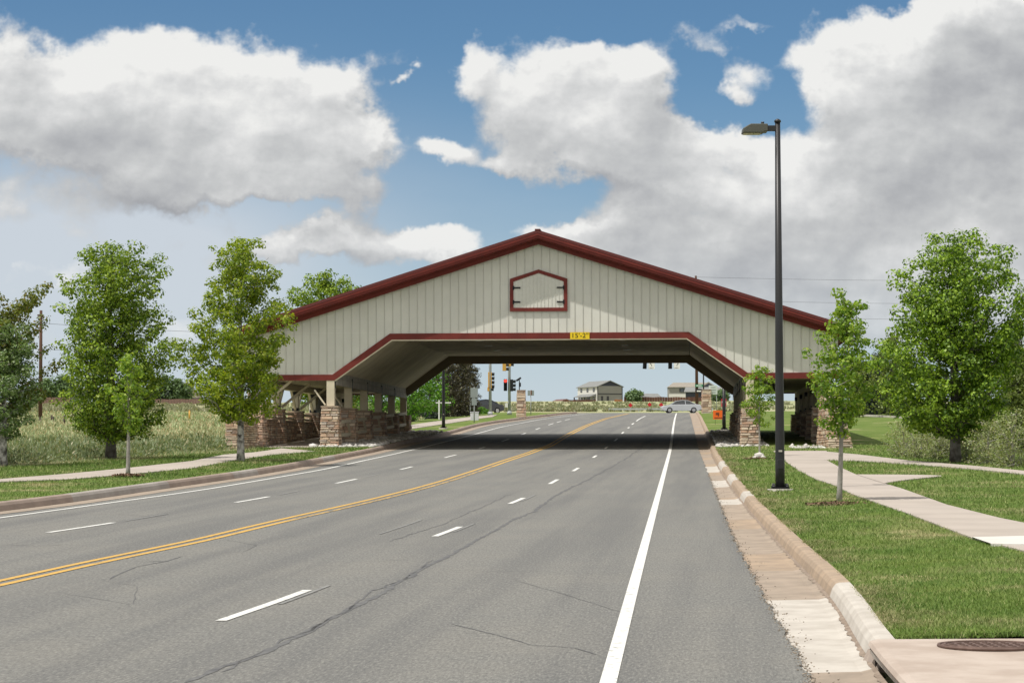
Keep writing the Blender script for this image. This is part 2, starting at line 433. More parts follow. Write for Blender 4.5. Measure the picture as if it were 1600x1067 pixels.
rd = MB(); ribbon(rd, lambda Y: kerbL(Y) + GUT - .06, lambda Y: asphR(Y) + .016 * math.sin(Y * 3.1) + .012 * math.sin(Y * 7.7 + 1) + .010 * math.sin(Y * 17.3) + .008 * math.sin(Y * 23.9 + 2), yr(Y0R, 14, 1) + [14 + .12 * i for i in range(1, 380)] + yr(60, Y1R, 1), 0, 0, nx=6)
road = rd.build('road', asphalt, fix=False); tag(road, kind='structure')
cs = MB()   # the cross street at the top of the slope
def flat_patch(mb, x0, x1, Ys, dz, nx=6, mi=0): ribbon(mb, lambda Y: x0, lambda Y: x1, Ys, dz, dz, mi, nx)
flat_patch(cs, -160, 160, yr(Y1R, 296, 2), .0, 12)
tag(cs.build('cross_street', asphalt, fix=False), kind='structure')

def gy(py, px=1100, dz=0): return gnd(px, py, dz).y
wr = [(gy(1046, 1330), gy(934, 1300)), (gy(787, 1150), gy(779, 1150)), (gy(760, 1125), gy(750, 1125)), (gy(737, 1115), gy(728, 1115))]
wr = [(min(a, b), max(a, b)) for a, b in wr]
def seg_r(Y):
    if any(a <= Y <= b for a, b in wr): return 1
    return 2 if int(Y / 3.1) % 3 == 0 else 0
gu = MB(); ysr = sorted(set([round(y, 3) for y in yr(Y0R, Y1R, .31)] + [round(v, 3) for ab in wr for v in ab]))
ribbon(gu, lambda Y: asphR(Y) - .10, lambda Y: kerbR(Y) - .10, ysr, -.022, -.012, seg_r)
ribbon(gu, lambda Y: kerbR(Y) - .10, lambda Y: kerbR(Y), ysr, -.012, .012, seg_r)
ribbon(gu, lambda Y: kerbL(Y) + GUT, lambda Y: kerbL(Y), yr(Y0R, Y1R, 1), .006, -.004, 0)
tag(gu.build('gutter', [tanconc, whiteconc, tanconc2], fix=False), kind='structure')

inlet_a, inlet_b = gnd(1420, 998, .155).y, 11.0      # the storm drain interrupts the right-hand kerb nearer than this
KH = .15
def kerb(mb, f, sgn, Ys, seg):
    prof_pts = [(0, .0), (.03, KH * .62), (.065, KH * .93), (.10, KH), (.20, KH + .004), (.215, KH - .04), (.215, -.1)]
    for (a, za), (c, zc) in zip(prof_pts[:-1], prof_pts[1:]):
        ribbon(mb, lambda Y, a=a: f(Y) + sgn * a, lambda Y, c=c: f(Y) + sgn * c, Ys, za, zc, seg)
kb = MB(); kerb(kb, kerbR, 1, [y for y in ysr if y >= inlet_a], seg_r)
for i in range(1, 3): pass
wl = [(gy(784, 120), gy(762, 250)), (gy(747.5, 360), gy(741, 392)), (gy(722, 508), gy(718.5, 525))]
wl = [(min(a, b), max(a, b)) for a, b in wl]
def seg_l(Y): return 4 if any(a <= Y <= b for a, b in wl) else (3 if int(Y / 6) % 2 else 0)
kerb(kb, kerbL, -1, yr(Y0R, Y1R, .5), seg_l)
tag(kb.build('kerb', [brownconc, whiteconc, tanconc2, brownconc, greyconc], fix=False), kind='structure')
# right kerb reads tan where it is not patched
road_k = D.objects['kerb']; 
for p in road_k.data.polygons:
    if p.material_index == 0 and road_k.data.vertices[p.vertices[0]].co.x > (kerbL(road_k.data.vertices[p.vertices[0]].co.y) + 2): p.material_index = 2

# ---- painted lines
mk = MB()
def line(f, ya, yb, w, dz=.006, mi=0, step=1.0): ribbon(mk, lambda Y: f(Y) - w / 2, lambda Y: f(Y) + w / 2, yr(ya, yb, step), dz, dz, mi)
line(edgeR, Y0R, 255, .115); line(edgeL, Y0R, 250, .10)
def dashes(f, lst, w=.10, mi=0):
    for (x0, y0, x1, y1) in lst: line(f, gnd(x0, y0).y, gnd(x1, y1).y, w, .006, mi, .5)
dashes(laneR, [(345, 970, 485, 922), (677, 838, 722, 823), (795, 787, 820, 778), (860, 756, 872, 749), (896, 736, 905, 731), (925, 715, 933, 711.5), (944, 701, 950, 698), (960, 689, 965, 685), (971, 677.4, 975.5, 674.8), (980.8, 669, 984, 667.4), (987, 663.4, 990.4, 661), (994, 658, 1010, 650)])
dashes(laneL, [(75, 832, 180, 816.6), (368, 785, 422.5, 776), (525.6, 755, 557.5, 748.4), (627, 733.5, 648, 729), (693.5, 715, 712, 710.6), (746, 701, 758, 698.4), (784.5, 689.6, 793, 686), (812.5, 679, 821, 676.5), (837, 671, 844, 668.6), (856, 664, 864, 661.6), (871, 660, 879, 658), (884, 656.5, 893, 654.6)])
dashes(laneL, [(199, 813.5, 268, 803), (437, 773, 475, 767), (570, 746, 598, 741)], .07, 1)
dashes(lambda Y: laneR(Y) + .10, [(420, 944, 508, 915), (700, 831, 740, 818), (806, 783, 834, 773)], .05, 1)
dashes(lambda Y: laneR(Y) - .9, [(640, 834, 700, 812)], .05, 1)
line(lambda Y: yel(Y) - .11, Y0R, 246, .10, .006, 2); line(lambda Y: yel(Y) + .11, Y0R, 40, .10, .006, 2); line(lambda Y: yel(Y) + .11, 40, 74, .10, .006, 3); line(lambda Y: yel(Y) + .11, 74, 246, .10, .006, 2)
tag(mk.build('road_markings', [paint_w, paint_worn, paint_y, paint_y2], fix=False), kind='structure')

# ---- dark cracks and tyre marks in the asphalt: real thin sealant strips
ck = MB()
def crack(pts, w0, jit=.03, mi=0, seed=1, step=.25):
    r = random.Random(seed); g = [gnd(*p) for p in pts]
    P = []
    for a, b in zip(g[:-1], g[1:]):
        n = max(2, int((b - a).length / step))
        for i in range(n): P.append(a.lerp(b, i / n))
    P.append(g[-1])
    off = 0; L = []; Rr = []
    for i, p in enumerate(P):
        d = (P[min(i + 1, len(P) - 1)] - P[max(i - 1, 0)]); d.z = 0; d.normalize(); nrm = Vector((d.y, -d.x, 0))
        off = off * .85 + r.uniform(-jit, jit); w = w0 * r.uniform(.35, 1.2) * (1 if 0 < i < len(P) - 1 else .1)
        q = p + nrm * off
        for s_, l_ in ((-1, L), (1, Rr)):
            v = q + nrm * s_ * w / 2; l_.append((v.x, v.y, prof(v.y) + .003))
    n = len(P); ck.add(L + Rr, [(i, i + 1, n + i + 1, n + i) for i in range(n - 1)], mi)
crack([(290, 1067), (420, 1015), (560, 942), (650, 893), (700, 868), (760, 836), (800, 812), (830, 800), (880, 768), (935, 741), (985, 712), (1010, 690)], .075, .022, 0, 3)
crack([(350, 1050), (480, 985), (600, 920), (690, 874)], .03, .04, 0, 13)
crack([(610, 846), (650, 832), (700, 814), (760, 790), (800, 772)], .035, .03, 0, 4)
for i, (pts, w) in enumerate([([(705, 974), (780, 992), (830, 1007), (900, 1012), (940, 1024)], .02), ([(670, 890), (830, 893), (1000, 898)], .014), ([(80, 805), (180, 803), (260, 808)], .02), ([(0, 850), (60, 853), (110, 850)], .03),
        ([(440, 838), (474, 838)], .03), ([(590, 877), (640, 873)], .035), ([(170, 905), (210, 885), (260, 876), (290, 868)], .03), ([(280, 866), (380, 862), (400, 852), (350, 843)], .012), ([(800, 905), (980, 960)], .010),
        ([(540, 850), (690, 852)], .012), ([(1042, 812), (1134, 814)], .012), ([(1060, 898), (1190, 898)], .010), ([(300, 902), (380, 904), (500, 908)], .010), ([(130, 838), (180, 836)], .03), ([(220, 878), (262, 876)], .04), ([(700, 812), (900, 808)], .010),
        ([(450, 765), (600, 763)], .02), ([(660, 745), (800, 742)], .02), ([(0, 930), (90, 925), (210, 945), (215, 915), (150, 905)], .010), ([(0, 888), (150, 891)], .010)]):
    crack(pts, w, .012, 0, 20 + i)
tag(ck.build('asphalt_cracks', seal, fix=False), kind='structure')

# ------------------------------------------------------------------ land, lawns, paths
def ground_material(name, kind):
    m = D.materials.new(name); m.use_nodes = True; t = m.node_tree; b = t.nodes['Principled BSDF']
    geo = nn(t, 'ShaderNodeNewGeometry'); P = geo.outputs['Position']
    def noise(sc, det=5, mul=(1, 1, 1)):
        n = nn(t, 'ShaderNodeTexNoise', i_Scale=sc, i_Detail=det, i_Roughness=.62); t.links.new(vmt(t, 'MULTIPLY', P, mul), n.inputs['Vector']); return n.outputs['Fac']
    if kind == 'lawn':
        c = mixc(t, sstep(t, noise(.8), .35, .65), (.095, .155, .030), (.155, .205, .055))
        c = mixc(t, sstep(t, noise(.45, 6), .54, .72), c, (.38, .33, .18))
        c = mixc(t, mth(t, 'MULTIPLY', sstep(t, noise(22, 3), .4, .7), .5), c, (.075, .12, .02))
        c = mixc(t, mth(t, 'MULTIPLY', sstep(t, noise(1.2, 3, (.25, 1.6, 1)), .5, .7), .4), c, (.20, .23, .06))
    else:
        c = mixc(t, sstep(t, noise(.06, 5, (1, 1, 1)), .4, .62), (.38, .355, .235), (.29, .33, .165))
        c = mixc(t, mth(t, 'MULTIPLY', sstep(t, noise(.5, 6, (.5, 1.3, 1)), .42, .66), .7), c, (.28, .35, .15))
        c = mixc(t, mth(t, 'MULTIPLY', sstep(t, noise(3.5, 4), .48, .7), .55), c, (.36, .32, .21))
        c = mixc(t, mth(t, 'MULTIPLY', sstep(t, noise(.02, 3), .5, .7), .45), c, (.33, .255, .17))
    t.links.new(c, b.inputs['Base Color']); b.inputs['Roughness'].default_value = .95; b.inputs['Specular IOR Level'].default_value = .1
    bp = nn(t, 'ShaderNodeBump', i_Strength=.7, i_Distance=.05 if kind == 'lawn' else .25); t.links.new(noise(14 if kind == 'lawn' else 2.2), bp.inputs['Height']); t.links.new(bp.outputs[0], b.inputs['Normal'])
    MATS[name] = m; return m
lawn_m = ground_material('lawn', 'lawn'); meadow_m = ground_material('meadow', 'meadow')

def build_ground():
    Ys = np.concatenate([np.arange(-60, 330, 2.0), np.arange(330, 900, 10.), np.geomspace(900, 7800, 30)])
    s = np.concatenate([-np.geomspace(1, .03, 26), np.linspace(-.028, .03, 14), np.geomspace(.032, 1, 26)])
    V = []; rs = np.random.RandomState(3)
    nX = len(s) * 2
    xs = np.concatenate([-np.geomspace(4000, 60, 24), np.linspace(-58, 58, 59), np.geomspace(60, 4000, 24)])
    for Y in Ys:
        for x in xs:
            z = prof(Y) + .10
            if Y < 300:
                inside = min(x - (kerbL(Y) - 1.2), (kerbR(Y) + 1.2) - x)
                if inside > 0: z -= min(.45, inside * .4)
            if Y > 258 and Y < 300: z -= .3
            if Y > 304:
                z += .12 * math.sin(x * .11 + Y * .05) + .2 * math.sin(x * .031)
            V.append((x, Y, z))
    V = np.array(V); nx = len(xs); ny = len(Ys)
    i, j = np.meshgrid(np.arange(nx - 1), np.arange(ny - 1)); b = (j * nx + i).ravel()
    Fc = np.stack([b, b + 1, b + nx + 1, b + nx], 1)
    o = npmesh('ground', V, Fc, meadow_m, smooth=True); tag(o, kind='structure')
build_ground()

bndL = curve([(0, 731), (75, 728), (169, 719), (300, 712), (349, 708), (420, 700), (540, 684), (640, 660)], .12)
lw = MB()
def wob(Y): return .03 * math.sin(Y * 1.7)
ribbon(lw, lambda Y: bndL(Y), lambda Y: kerbL(Y) - .205, yr(-10, 240, 1), .13, .14, 0, 10)
tag(lw.build('lawn_left', lawn_m, fix=False), kind='structure')
lw = MB()
ribbon(lw, lambda Y: kerbR(Y) + .205, lambda Y: kerbR(Y) + 1.8, [y for y in yr(-10, 255, .5) if y >= inlet_a], .13, .195, 0, 4)
ribbon(lw, lambda Y: kerbR(Y) + 1.8, lambda Y: kerbR(Y) + 9, [y for y in yr(-10, 255, .5) if y >= inlet_a], .195, .195, 0, 8)
ribbon(lw, lambda Y: kerbR(Y) + 9, lambda Y: kerbR(Y) + 60, yr(-10, 255, 1), .195, .18, 0, 12)
ribbon(lw, lambda Y: kerbR(Y) + 3.6, lambda Y: kerbR(Y) + 9, yr(-10, inlet_a, 1), .14, .195, 0, 6)
tag(lw.build('lawn_right', lawn_m, fix=False), kind='structure')

def path(name, A, B, dz, m, joint=0, thick=.05, extra=None):
    """paved strip between two photo polylines (same number of points), with a small edge"""
    a = [gnd(px, py, dz) for px, py in A]; b = [gnd(px, py, dz) for px, py in B]
    mb = MB(); L = []; Rr = []
    for P, Q in ((a, L), (b, Rr)):
        for p, q in zip(P[:-1], P[1:]):
            for i in range(8): Q.append(p.lerp(q, i / 8))
        Q.append(P[-1])
    n = len(L)
    top = [(p.x, p.y, prof(p.y) + dz) for p in L] + [(p.x, p.y, prof(p.y) + dz) for p in Rr]
    bot = [(x, y, z - thick) for x, y, z in top]
    fs = [(i, i + 1, n + i + 1, n + i) for i in range(n - 1)]
    fs += [(2 * n + i, 2 * n + i + 1, i + 1, i) for i in range(n - 1)] + [(n + i, n + i + 1, 3 * n + i + 1, 3 * n + i) for i in range(n - 1)]
    mb.add(top + bot, fs)
    o = mb.build(name, m, fix=False); tag(o, kind='structure'); return o
PV = D.materials.new('jointed_pavement'); PV.use_nodes = True; MATS['jointed_pavement'] = PV
def _pv():
    t = PV.node_tree; b = t.nodes['Principled BSDF']; geo = nn(t, 'ShaderNodeNewGeometry'); P = geo.outputs['Position']
    sp = nn(t, 'ShaderNodeSeparateXYZ'); t.links.new(P, sp.inputs[0])
    n = nn(t, 'ShaderNodeTexNoise', i_Scale=.8, i_Detail=7.0); t.links.new(P, n.inputs['Vector'])
    c = mixc(t, sstep(t, n.outputs['Fac'], .35, .65), (.42, .37, .325), (.365, .32, .28))
    fr = mth(t, 'FRACT', mth(t, 'MULTIPLY', sp.outputs[1], 1 / 1.55)); j = mth(t, 'LESS_THAN', fr, .018)
    fl = mth(t, 'FLOOR', mth(t, 'MULTIPLY', sp.outputs[1], 1 / 1.55)); wn = nn(t, 'ShaderNodeTexWhiteNoise', noise_dimensions='1D'); t.links.new(fl, wn.inputs['W'])
    c = mixc(t, mth(t, 'MULTIPLY', wn.outputs['Value'], .25), c, (.50, .45, .41))
    c = mixc(t, mth(t, 'MULTIPLY', j, .6), c, (.22, .19, .17)); t.links.new(c, b.inputs['Base Color']); b.inputs['Roughness'].default_value = .85; b.inputs['Specular IOR Level'].default_value = .2
_pv()
path('path_left', [(-90, 756), (0, 748), (101, 740), (187, 732), (300, 719.7), (349, 710), (400, 706), (440, 700)],
     [(-90, 760), (0, 752), (105, 748.4), (195, 741), (300, 731), (370, 718.4), (430, 710), (497, 705)], .165, PV)
path('path_left_far', [(640, 664), (707.5, 654.6), (777.5, 647.5)], [(640, 670), (704, 660.8), (770, 651)], .165, PV)
path('path_right', [(1208, 704), (1225.5, 719), (1247.5, 734.4), (1274.4, 748), (1305, 758), (1332, 771.5), (1365.5, 783.3), (1419.5, 802), (1520, 840), (1600, 860), (1740, 900), (2100, 985), (2700, 1110)],
     [(1292, 704), (1291, 718), (1309, 728), (1338, 741), (1360, 748), (1380, 754), (1410, 763), (1480, 788), (1560, 808), (1640, 824), (1800, 858), (2200, 925), (2850, 1020)], .215, PV)
path('path_right_branch', [(1290, 705), (1340, 709.5), (1420, 719), (1461, 722.2), (1530, 728), (1600, 735), (1750, 748), (2300, 792)],
     [(1287, 718), (1340, 719.5), (1420, 724.5), (1461, 727.5), (1530, 733.2), (1600, 740.5), (1750, 754), (2300, 800)], .222, PV)
path('path_right_spur', [(1338, 740.8), (1400, 741), (1440, 741.4), (1471, 742.4)], [(1381, 754.5), (1405, 750.5), (1440, 746.6), (1471, 743.6)], .222, PV)
_a, _b = gnd(1520, 837.5, .21), gnd(1545, 844.5, .21)
path('pavement_patch', [(1519, 838.5), (1600, 836.5), (1670, 835)], [(1548, 848.5), (1600, 849.5), (1712, 850)], .232, mat('bright_new_slab', (.62, .60, .56), .85, var=(.55, .53, .49), vscale=2))

# ------------------------------------------------------------------ the covered gateway
GA = math.atan(272 / F)
GX, GY = 42 / F * 100, 100.0
NB = 5; BAY = 5.17; LEN = NB * BAY
gate = empty('covered_gateway', (GX, GY, 0), -GA, 'cream and dark red barn-like canopy on stone piers spanning the whole road', 'gateway')
_c, _s = math.cos(-GA), math.sin(-GA)
def gw(x, y): return (GX + _c * x - _s * y, GY + _s * x + _c * y)
def gz(x, y): return prof(gw(x, y)[1])
cream = mat('cream_siding', (.67, .665, .61), .75, var=(.61, .605, .555), vscale=.7, bump=.001, bscale=60, spec=.2)
creamB = mat('cream_batten', (.69, .685, .63), .75, spec=.2)
creampost = mat('cream_timber', (.66, .595, .46), .75, var=(.58, .52, .40), vscale=3, spec=.2, bump=.002, bscale=20)
red = mat('dark_red_paint', (.17, .024, .017), .6, var=(.13, .019, .014), vscale=2.2, spec=.35)
redm = mat('red_roof_metal', (.11, .018, .016), .6, spec=.5)
darkiron = mat('black_iron', (.018, .018, .020), .5, metal=.3)
browntrim = mat('brown_trim', (.24, .195, .13), .7)
ceil_m = mat('stained_soffit_board', (.86, .78, .62), .85, var=(.66, .585, .455), vscale=.55, detail=8, bump=.002, bscale=12)
bluegrey = mat('weathered_beam_cladding', (.42, .39, .35), .8, var=(.28, .265, .25), vscale=2.2, detail=7)

def ridge(x): return 8.94 - .316 * abs(x)
# end walls
def wall_poly(): return [(-12.05, 3.0), (-8.45, 3.0), (-6.05, 4.72), (6.05, 4.72), (8.45, 3.0), (12.05, 3.0), (12.05, ridge(12.05) - .3), (0, ridge(0) - .3), (-12.05, ridge(12.05) - .3)]
for nm, y0, y1 in (('gable_wall', .0, .16), ('rear_gable_wall', LEN, LEN + .16)):
    mb = MB(); P = wall_poly()
    quads = [(0, 1, 8), (1, 2, 7, 8), (2, 3, 7), (3, 4, 6, 7), (4, 5, 6)]
    n = len(P); vs = [(p[0], y0, p[1]) for p in P] + [(p[0], y1, p[1]) for p in P]
    fs = list(quads) + [tuple(n + i for i in reversed(q)) for q in quads] + [(i, (i + 1) % n, n + (i + 1) % n, n + i) for i in range(n)]
    mb.add(vs, fs)
    mb.build(nm, cream, gate)
def low(x):
    a = abs(x)
    return 4.80 if a < 6.05 else (3.16 if a > 8.43 else 4.80 - (a - 6.05) / 2.38 * 1.64)
bt = MB(); bd = MB(); x = -12.04; PW = .338
while x < 12.0:
    xe = min(x + PW - .030, 12.04)
    ks = [q for q in (-8.43, -6.05, 0, 6.05, 8.43) if x < q < xe]; px_ = [x] + ks + [xe]; n = len(px_)
    vs = [(q, yy, low(q) - .12) for yy in (-.02, .0) for q in px_] + [(q, yy, ridge(q) - .40) for yy in (-.02, .0) for q in px_]
    bd.add(vs, [(i, i + 1, 2 * n + i + 1, 2 * n + i) for i in range(n - 1)] + [(0, 2 * n, 3 * n, n), (n - 1, 2 * n - 1, 4 * n - 1, 3 * n - 1)])
    xr = xe + .015
    bt.box2((xr - .008, -.040, low(xr) - .1), (xr + .008, .0, ridge(xr) - .42)); x += PW
bd.build('siding_boards', cream, gate); bt.build('battens', creamB, gate)
sm_ = MB()   # flashing seam between siding sheets
sm_.box2((-11.9, -.026, 4.86), (-6.2, -.019, 4.872)); sm_.box2((6.2, -.026, 4.86), (11.9, -.019, 4.872)); sm_.box2((-6.3, -.026, 6.86), (6.3, -.019, 6.872))
sm_.build('siding_seam', creamB, gate)
# red band round the opening, with pale soffit edge under it
def band(nm, y0, y1, mA, mB_):
    lo = [(-12.1, 2.93), (-8.36, 2.93), (-6.0, 4.58), (6.0, 4.58), (8.36, 2.93), (12.1, 2.93)]
    hi = [(-12.1, 3.17), (-8.44, 3.17), (-6.08, 4.83), (6.08, 4.83), (8.44, 3.17), (12.1, 3.17)]
    l2 = [(-8.34, 2.895), (-5.99, 4.535), (5.99, 4.535), (8.34, 2.895)]
    mb = MB()
    for i in range(5):
        poly = [lo[i], lo[i + 1], hi[i + 1], hi[i]]
        mb.prism(poly, 'y', y0, y1)
    mb.build(nm, mA, gate)
    mb = MB()
    ls = [lo[1], lo[2], lo[3], lo[4]]
    for i in range(3):
        mb.prism([l2[i], l2[i + 1], (ls[i + 1][0], ls[i + 1][1] + .0), (ls[i][0], ls[i][1])], 'y', y0 + .01, y1 + .15)
    mb.build('soffit_edge', mB_, gate)
band('fascia_band', -.075, -.002, red, creampost)
band('rear_fascia_band', LEN + .162, LEN + .21, red, creampost)
# brown inner frame at the rear, seen from below
mb = MB()
inn = [(-8.5, 2.86), (-8.3, 2.86), (-5.98, 4.50), (5.98, 4.50), (8.3, 2.86), (8.5, 2.86)]
out_ = [(-8.5, 3.3), (-8.42, 3.3), (-6.12, 4.93), (6.12, 4.93), (8.42, 3.3), (8.5, 3.3)]
for i in range(1, 4): mb.prism([inn[i], inn[i + 1], out_[i + 1], out_[i]], 'y', LEN - .12, LEN - .003)
mb.build('rear_frame', browntrim, gate)
mb = MB()
for i in range(1, 4): mb.prism([(inn[i][0] * 1.012, inn[i][1] + .09), (inn[i + 1][0] * 1.012, inn[i + 1][1] + .09), out_[i + 1], out_[i]], 'y', .165, .28)
mb.build('front_frame', browntrim, gate)
# roof
rf = MB()
for sgn in (-1, 1):
    poly = [(0, ridge(0)), (sgn * 12.62, ridge(12.62)), (sgn * 12.62, ridge(12.62) - .10), (0, ridge(0) - .10)]
    rf.prism(poly, 'y', -.74, LEN + .74)
    for k in range(60):                      # standing seams
        y = -.6 + k * .45
        if y > LEN + .6: break
        rf.bar((0, y, ridge(0) + .012), (sgn * 12.6, y, ridge(12.6) + .012), .03, .03)
rf.bar((0, -.75, ridge(0) + .03), (0, LEN + .75, ridge(0) + .03), .22, .05)
roof = rf.build('roof', redm, gate)
for y0, y1, nm in ((-.72, -.64, 'rake_board'), (LEN + .64, LEN + .72, 'rear_rake_board')):
    rk = MB()
    for sgn in (-1, 1):
        f = lambda a, b: [(0, ridge(0) - a), (sgn * 12.60, ridge(12.60) - a), (sgn * 12.60, ridge(12.60) - b), (0, ridge(0) - b)]
        rk.prism(f(.103, .30), 'y', y0, y1)
        ya, yb = (y0 - .035, y0 - .002) if y0 < 0 else (y1 + .002, y1 + .035)
        rk.prism(f(.13, .20), 'y', ya, yb)
        ya, yb = (-.24, -.19) if y0 < 0 else (LEN + .19, LEN + .24)
        rk.prism(f(.303, .53), 'y', ya, yb)
        ya, yb = (-.635, -.245) if y0 < 0 else (LEN + .245, LEN + .635)
        rk.prism(f(.303, .33), 'y', ya, yb)
        ya, yb = (-.185, -.005) if y0 < 0 else (LEN + .165, LEN + .185)
        rk.prism(f(.40, .43), 'y', ya, yb)
    rk.build(nm, red, roof)
ev = MB()
for sgn in (-1, 1):
    ev.box2((sgn * 12.605, -.72, ridge(12.6) - .36), (sgn * 12.64, LEN + .72, ridge(12.6) - .103))
    ev.box2((sgn * 12.10, -.18, ridge(12.6) - .30), (sgn * 12.60, LEN + .18, ridge(12.6) - .27))
ev.build_split('eaves_board', red, roof)
# side walls above the wings, ceilings
mb = MB()
for sgn in (-1, 1): mb.box2((sgn * 12.05, .165, 2.98), (sgn * 11.93, LEN - .005, ridge(12) - .12))
mb.build_split('side_wall', cream, gate)
for sgn in (-1, 1):
    mb = MB()
    mb.prism([(sgn * 8.4, 3.25), (sgn * 6.15, 4.90), (sgn * 6.15, 4.96), (sgn * 8.4, 3.31)], 'y', .285, LEN - .125)
    mb.build('sloped_ceiling', ceil_m, gate)
mb = MB(); mb.box2((-6.12, .29, 4.90), (6.12, LEN - .13, 4.95)); cl = mb.build('ceiling', ceil_m, gate)
mb = MB()
for sgn in (-1, 1): mb.box2((sgn * 8.62, .17, 3.02), (sgn * 11.92, LEN - .01, 3.07))
mb.build_split('wing_ceiling', creampost, gate)
lampglass = mat('downlight_lens', (.75, .75, .72), .3)
proto = None
for sx in (-3.1, 3.15):
    for k in range(NB):
        o = None
        y = BAY * (k + .55)
        if proto is None:
            m_ = MB(); m_.tube([(0, 0, 0), (0, 0, .05)], [.15, .15], 16, 0); m_.tube([(0, 0, -.012), (0, 0, -.002)], [.19, .19], 16, 1)
            proto = m_.build('downlight', [lampglass, lampglass], gate); o = proto
        else:
            o = proto.copy(); COL.objects.link(o); o.parent = gate
        o.location = (sx, y, 4.885)
# side beams with joints, and black straps
for sgn in (-1, 1):
    mb = MB()
    for k in range(NB):
        ya, yb = k * BAY + (.29 if k == 0 else .02), (k + 1) * BAY - (.13 if k == NB - 1 else .02)
        mb.box2((sgn * 8.36, ya, 3.03), (sgn * 8.46, yb, 3.25)); mb.box2((sgn * 8.34, ya, 2.76), (sgn * 8.44, yb, 3.015))
    mb.build_split('side_beam', bluegrey, gate)
    mb = MB(); mb.box2((sgn * 8.47, .2, 2.80), (sgn * 8.68, LEN - .1, 3.0)); mb.box2((sgn * 11.45, .2, 2.74), (sgn * 11.75, LEN - .1, 3.0)); mb.build_split('header_beam', creampost, gate)

# stone work
stone_m = D.materials.new('ledgestone'); stone_m.use_nodes = True; MATS['ledgestone'] = stone_m
def _st():
    t = stone_m.node_tree; b = t.nodes['Principled BSDF']; geo = nn(t, 'ShaderNodeNewGeometry')
    rp = nn(t, 'ShaderNodeValToRGB'); cr = rp.color_ramp; cr.interpolation = 'CONSTANT'
    cols = [(0.586, 0.439, 0.317), (0.439, 0.287, 0.201), (0.634, 0.525, 0.415), (0.488, 0.366, 0.293), (0.366, 0.256, 0.195), (0.671, 0.549, 0.427), (0.512, 0.329, 0.232), (0.451, 0.39, 0.342), (0.61, 0.427, 0.305), (0.293, 0.207, 0.165)]
    cr.elements[0].color = (*cols[0], 1); cr.elements[1].position = .1; cr.elements[1].color = (*cols[1], 1)
    for i in range(2, 10):
        e = cr.elements.new(i / 10); e.color = (*cols[i], 1)
    t.links.new(geo.outputs['Random Per Island'], rp.inputs[0])
    n = nn(t, 'ShaderNodeTexNoise', i_Scale=9.0, i_Detail=6.0); t.links.new(geo.outputs['Position'], n.inputs['Vector'])
    c = mixc(t, mth(t, 'MULTIPLY', sstep(t, n.outputs['Fac'], .4, .7), .5), rp.outputs[0], (.50, .41, .33))
    t.links.new(c, b.inputs['Base Color']); b.inputs['Roughness'].default_value = .9; b.inputs['Specular IOR Level'].default_value = .2
    bp = nn(t, 'ShaderNodeBump', i_Strength=.9, i_Distance=.02); t.links.new(n.outputs['Fac'], bp.inputs['Height']); t.links.new(bp.outputs[0], b.inputs['Normal'])
_st()
mortar = mat('dark_mortar', (.27, .21, .17), .95)
srnd = random.Random(11)
def stone_block(mb, A0, A1, z0, z1, B0=None, B1=None, big=1.0, cap=True):
    """A0,A1: (x,y) corners at the bottom; B0,B1 at the top; ledgestone on the four faces"""
    B0 = B0 or A0; B1 = B1 or A1
    def ext(z):
        s = (z - z0) / (z1 - z0)
        return (A0[0] + (B0[0] - A0[0]) * s, A0[1] + (B0[1] - A0[1]) * s, A1[0] + (B1[0] - A1[0]) * s, A1[1] + (B1[1] - A1[1]) * s)
    a = ext(z0); b = ext(z1)
    vs = [(a[0], a[1], z0), (a[2], a[1], z0), (a[2], a[3], z0), (a[0], a[3], z0), (b[0], b[1], z1), (b[2], b[1], z1), (b[2], b[3], z1), (b[0], b[3], z1)]
    mb.add(vs, [(0, 3, 2, 1), (4, 5, 6, 7), (0, 1, 5, 4), (1, 2, 6, 5), (2, 3, 7, 6), (3, 0, 4, 7)], 0)
    z = z0
    while z < z1 - .02:
        h = min(srnd.uniform(.055, .15) * big, z1 - z)
        e0 = ext(z); e1 = ext(z + h)
        for side in range(4):
            L = (e0[2] - e0[0]) if side % 2 == 0 else (e0[3] - e0[1])
            p = -.02
            while p < L + .0:
                w = min(srnd.uniform(.16, .5) * big, L + .02 - p)
                if w < .05: break
                d0, d1 = srnd.uniform(.015, .06), srnd.uniform(.015, .06)
                g = .006; lo, hi = p + g, p + w - g; zl, zh = z + g, z + h - g
                def pt(s, zz, d, e):
                    if side == 0: return (e[0] + s, e[1] - d, zz)
                    if side == 1: return (e[2] + d, e[1] + s, zz)
                    if side == 2: return (e[0] + s, e[3] + d, zz)
                    return (e[0] - d, e[1] + s, zz)
                ch = .012
                v8 = [pt(lo, zl, -.02, e0), pt(hi, zl, -.02, e0), pt(hi, zh, -.02, e1), pt(lo, zh, -.02, e1),
                      pt(lo + ch, zl + ch, d0, e0), pt(hi - ch, zl + ch, d1, e0), pt(hi - ch, zh - ch, d1 * .9, e1), pt(lo + ch, zh - ch, d0 * .9, e1)]
                mb.add(v8, [(4, 5, 6, 7), (0, 1, 5, 4), (1, 2, 6, 5), (2, 3, 7, 6), (3, 0, 4, 7)], 1)
                p += w
        z += h
    if cap:
        mb.box2((b[0] - .05, b[1] - .05, z1), (b[2] + .05, b[3] + .05, z1 + .06), 2)
capm = mat('tan_capstone', (.42, .33, .25), .9, var=(.34, .26, .2), vscale=6)
SM = [mortar, stone_m, capm]
def block(nm, x0, x1, y0, y1, z1, dx=0, dy=0, cap=True, big=1.0):
    z0 = min(gz(x0, y0), gz(x1, y0)) - .05
    mb = MB(); stone_block(mb, (x0 - dx, y0 - dy), (x1 + dx, y1 + dy), z0, z1, (x0, y0), (x1, y1), big, cap); return mb.build(nm, SM, gate)
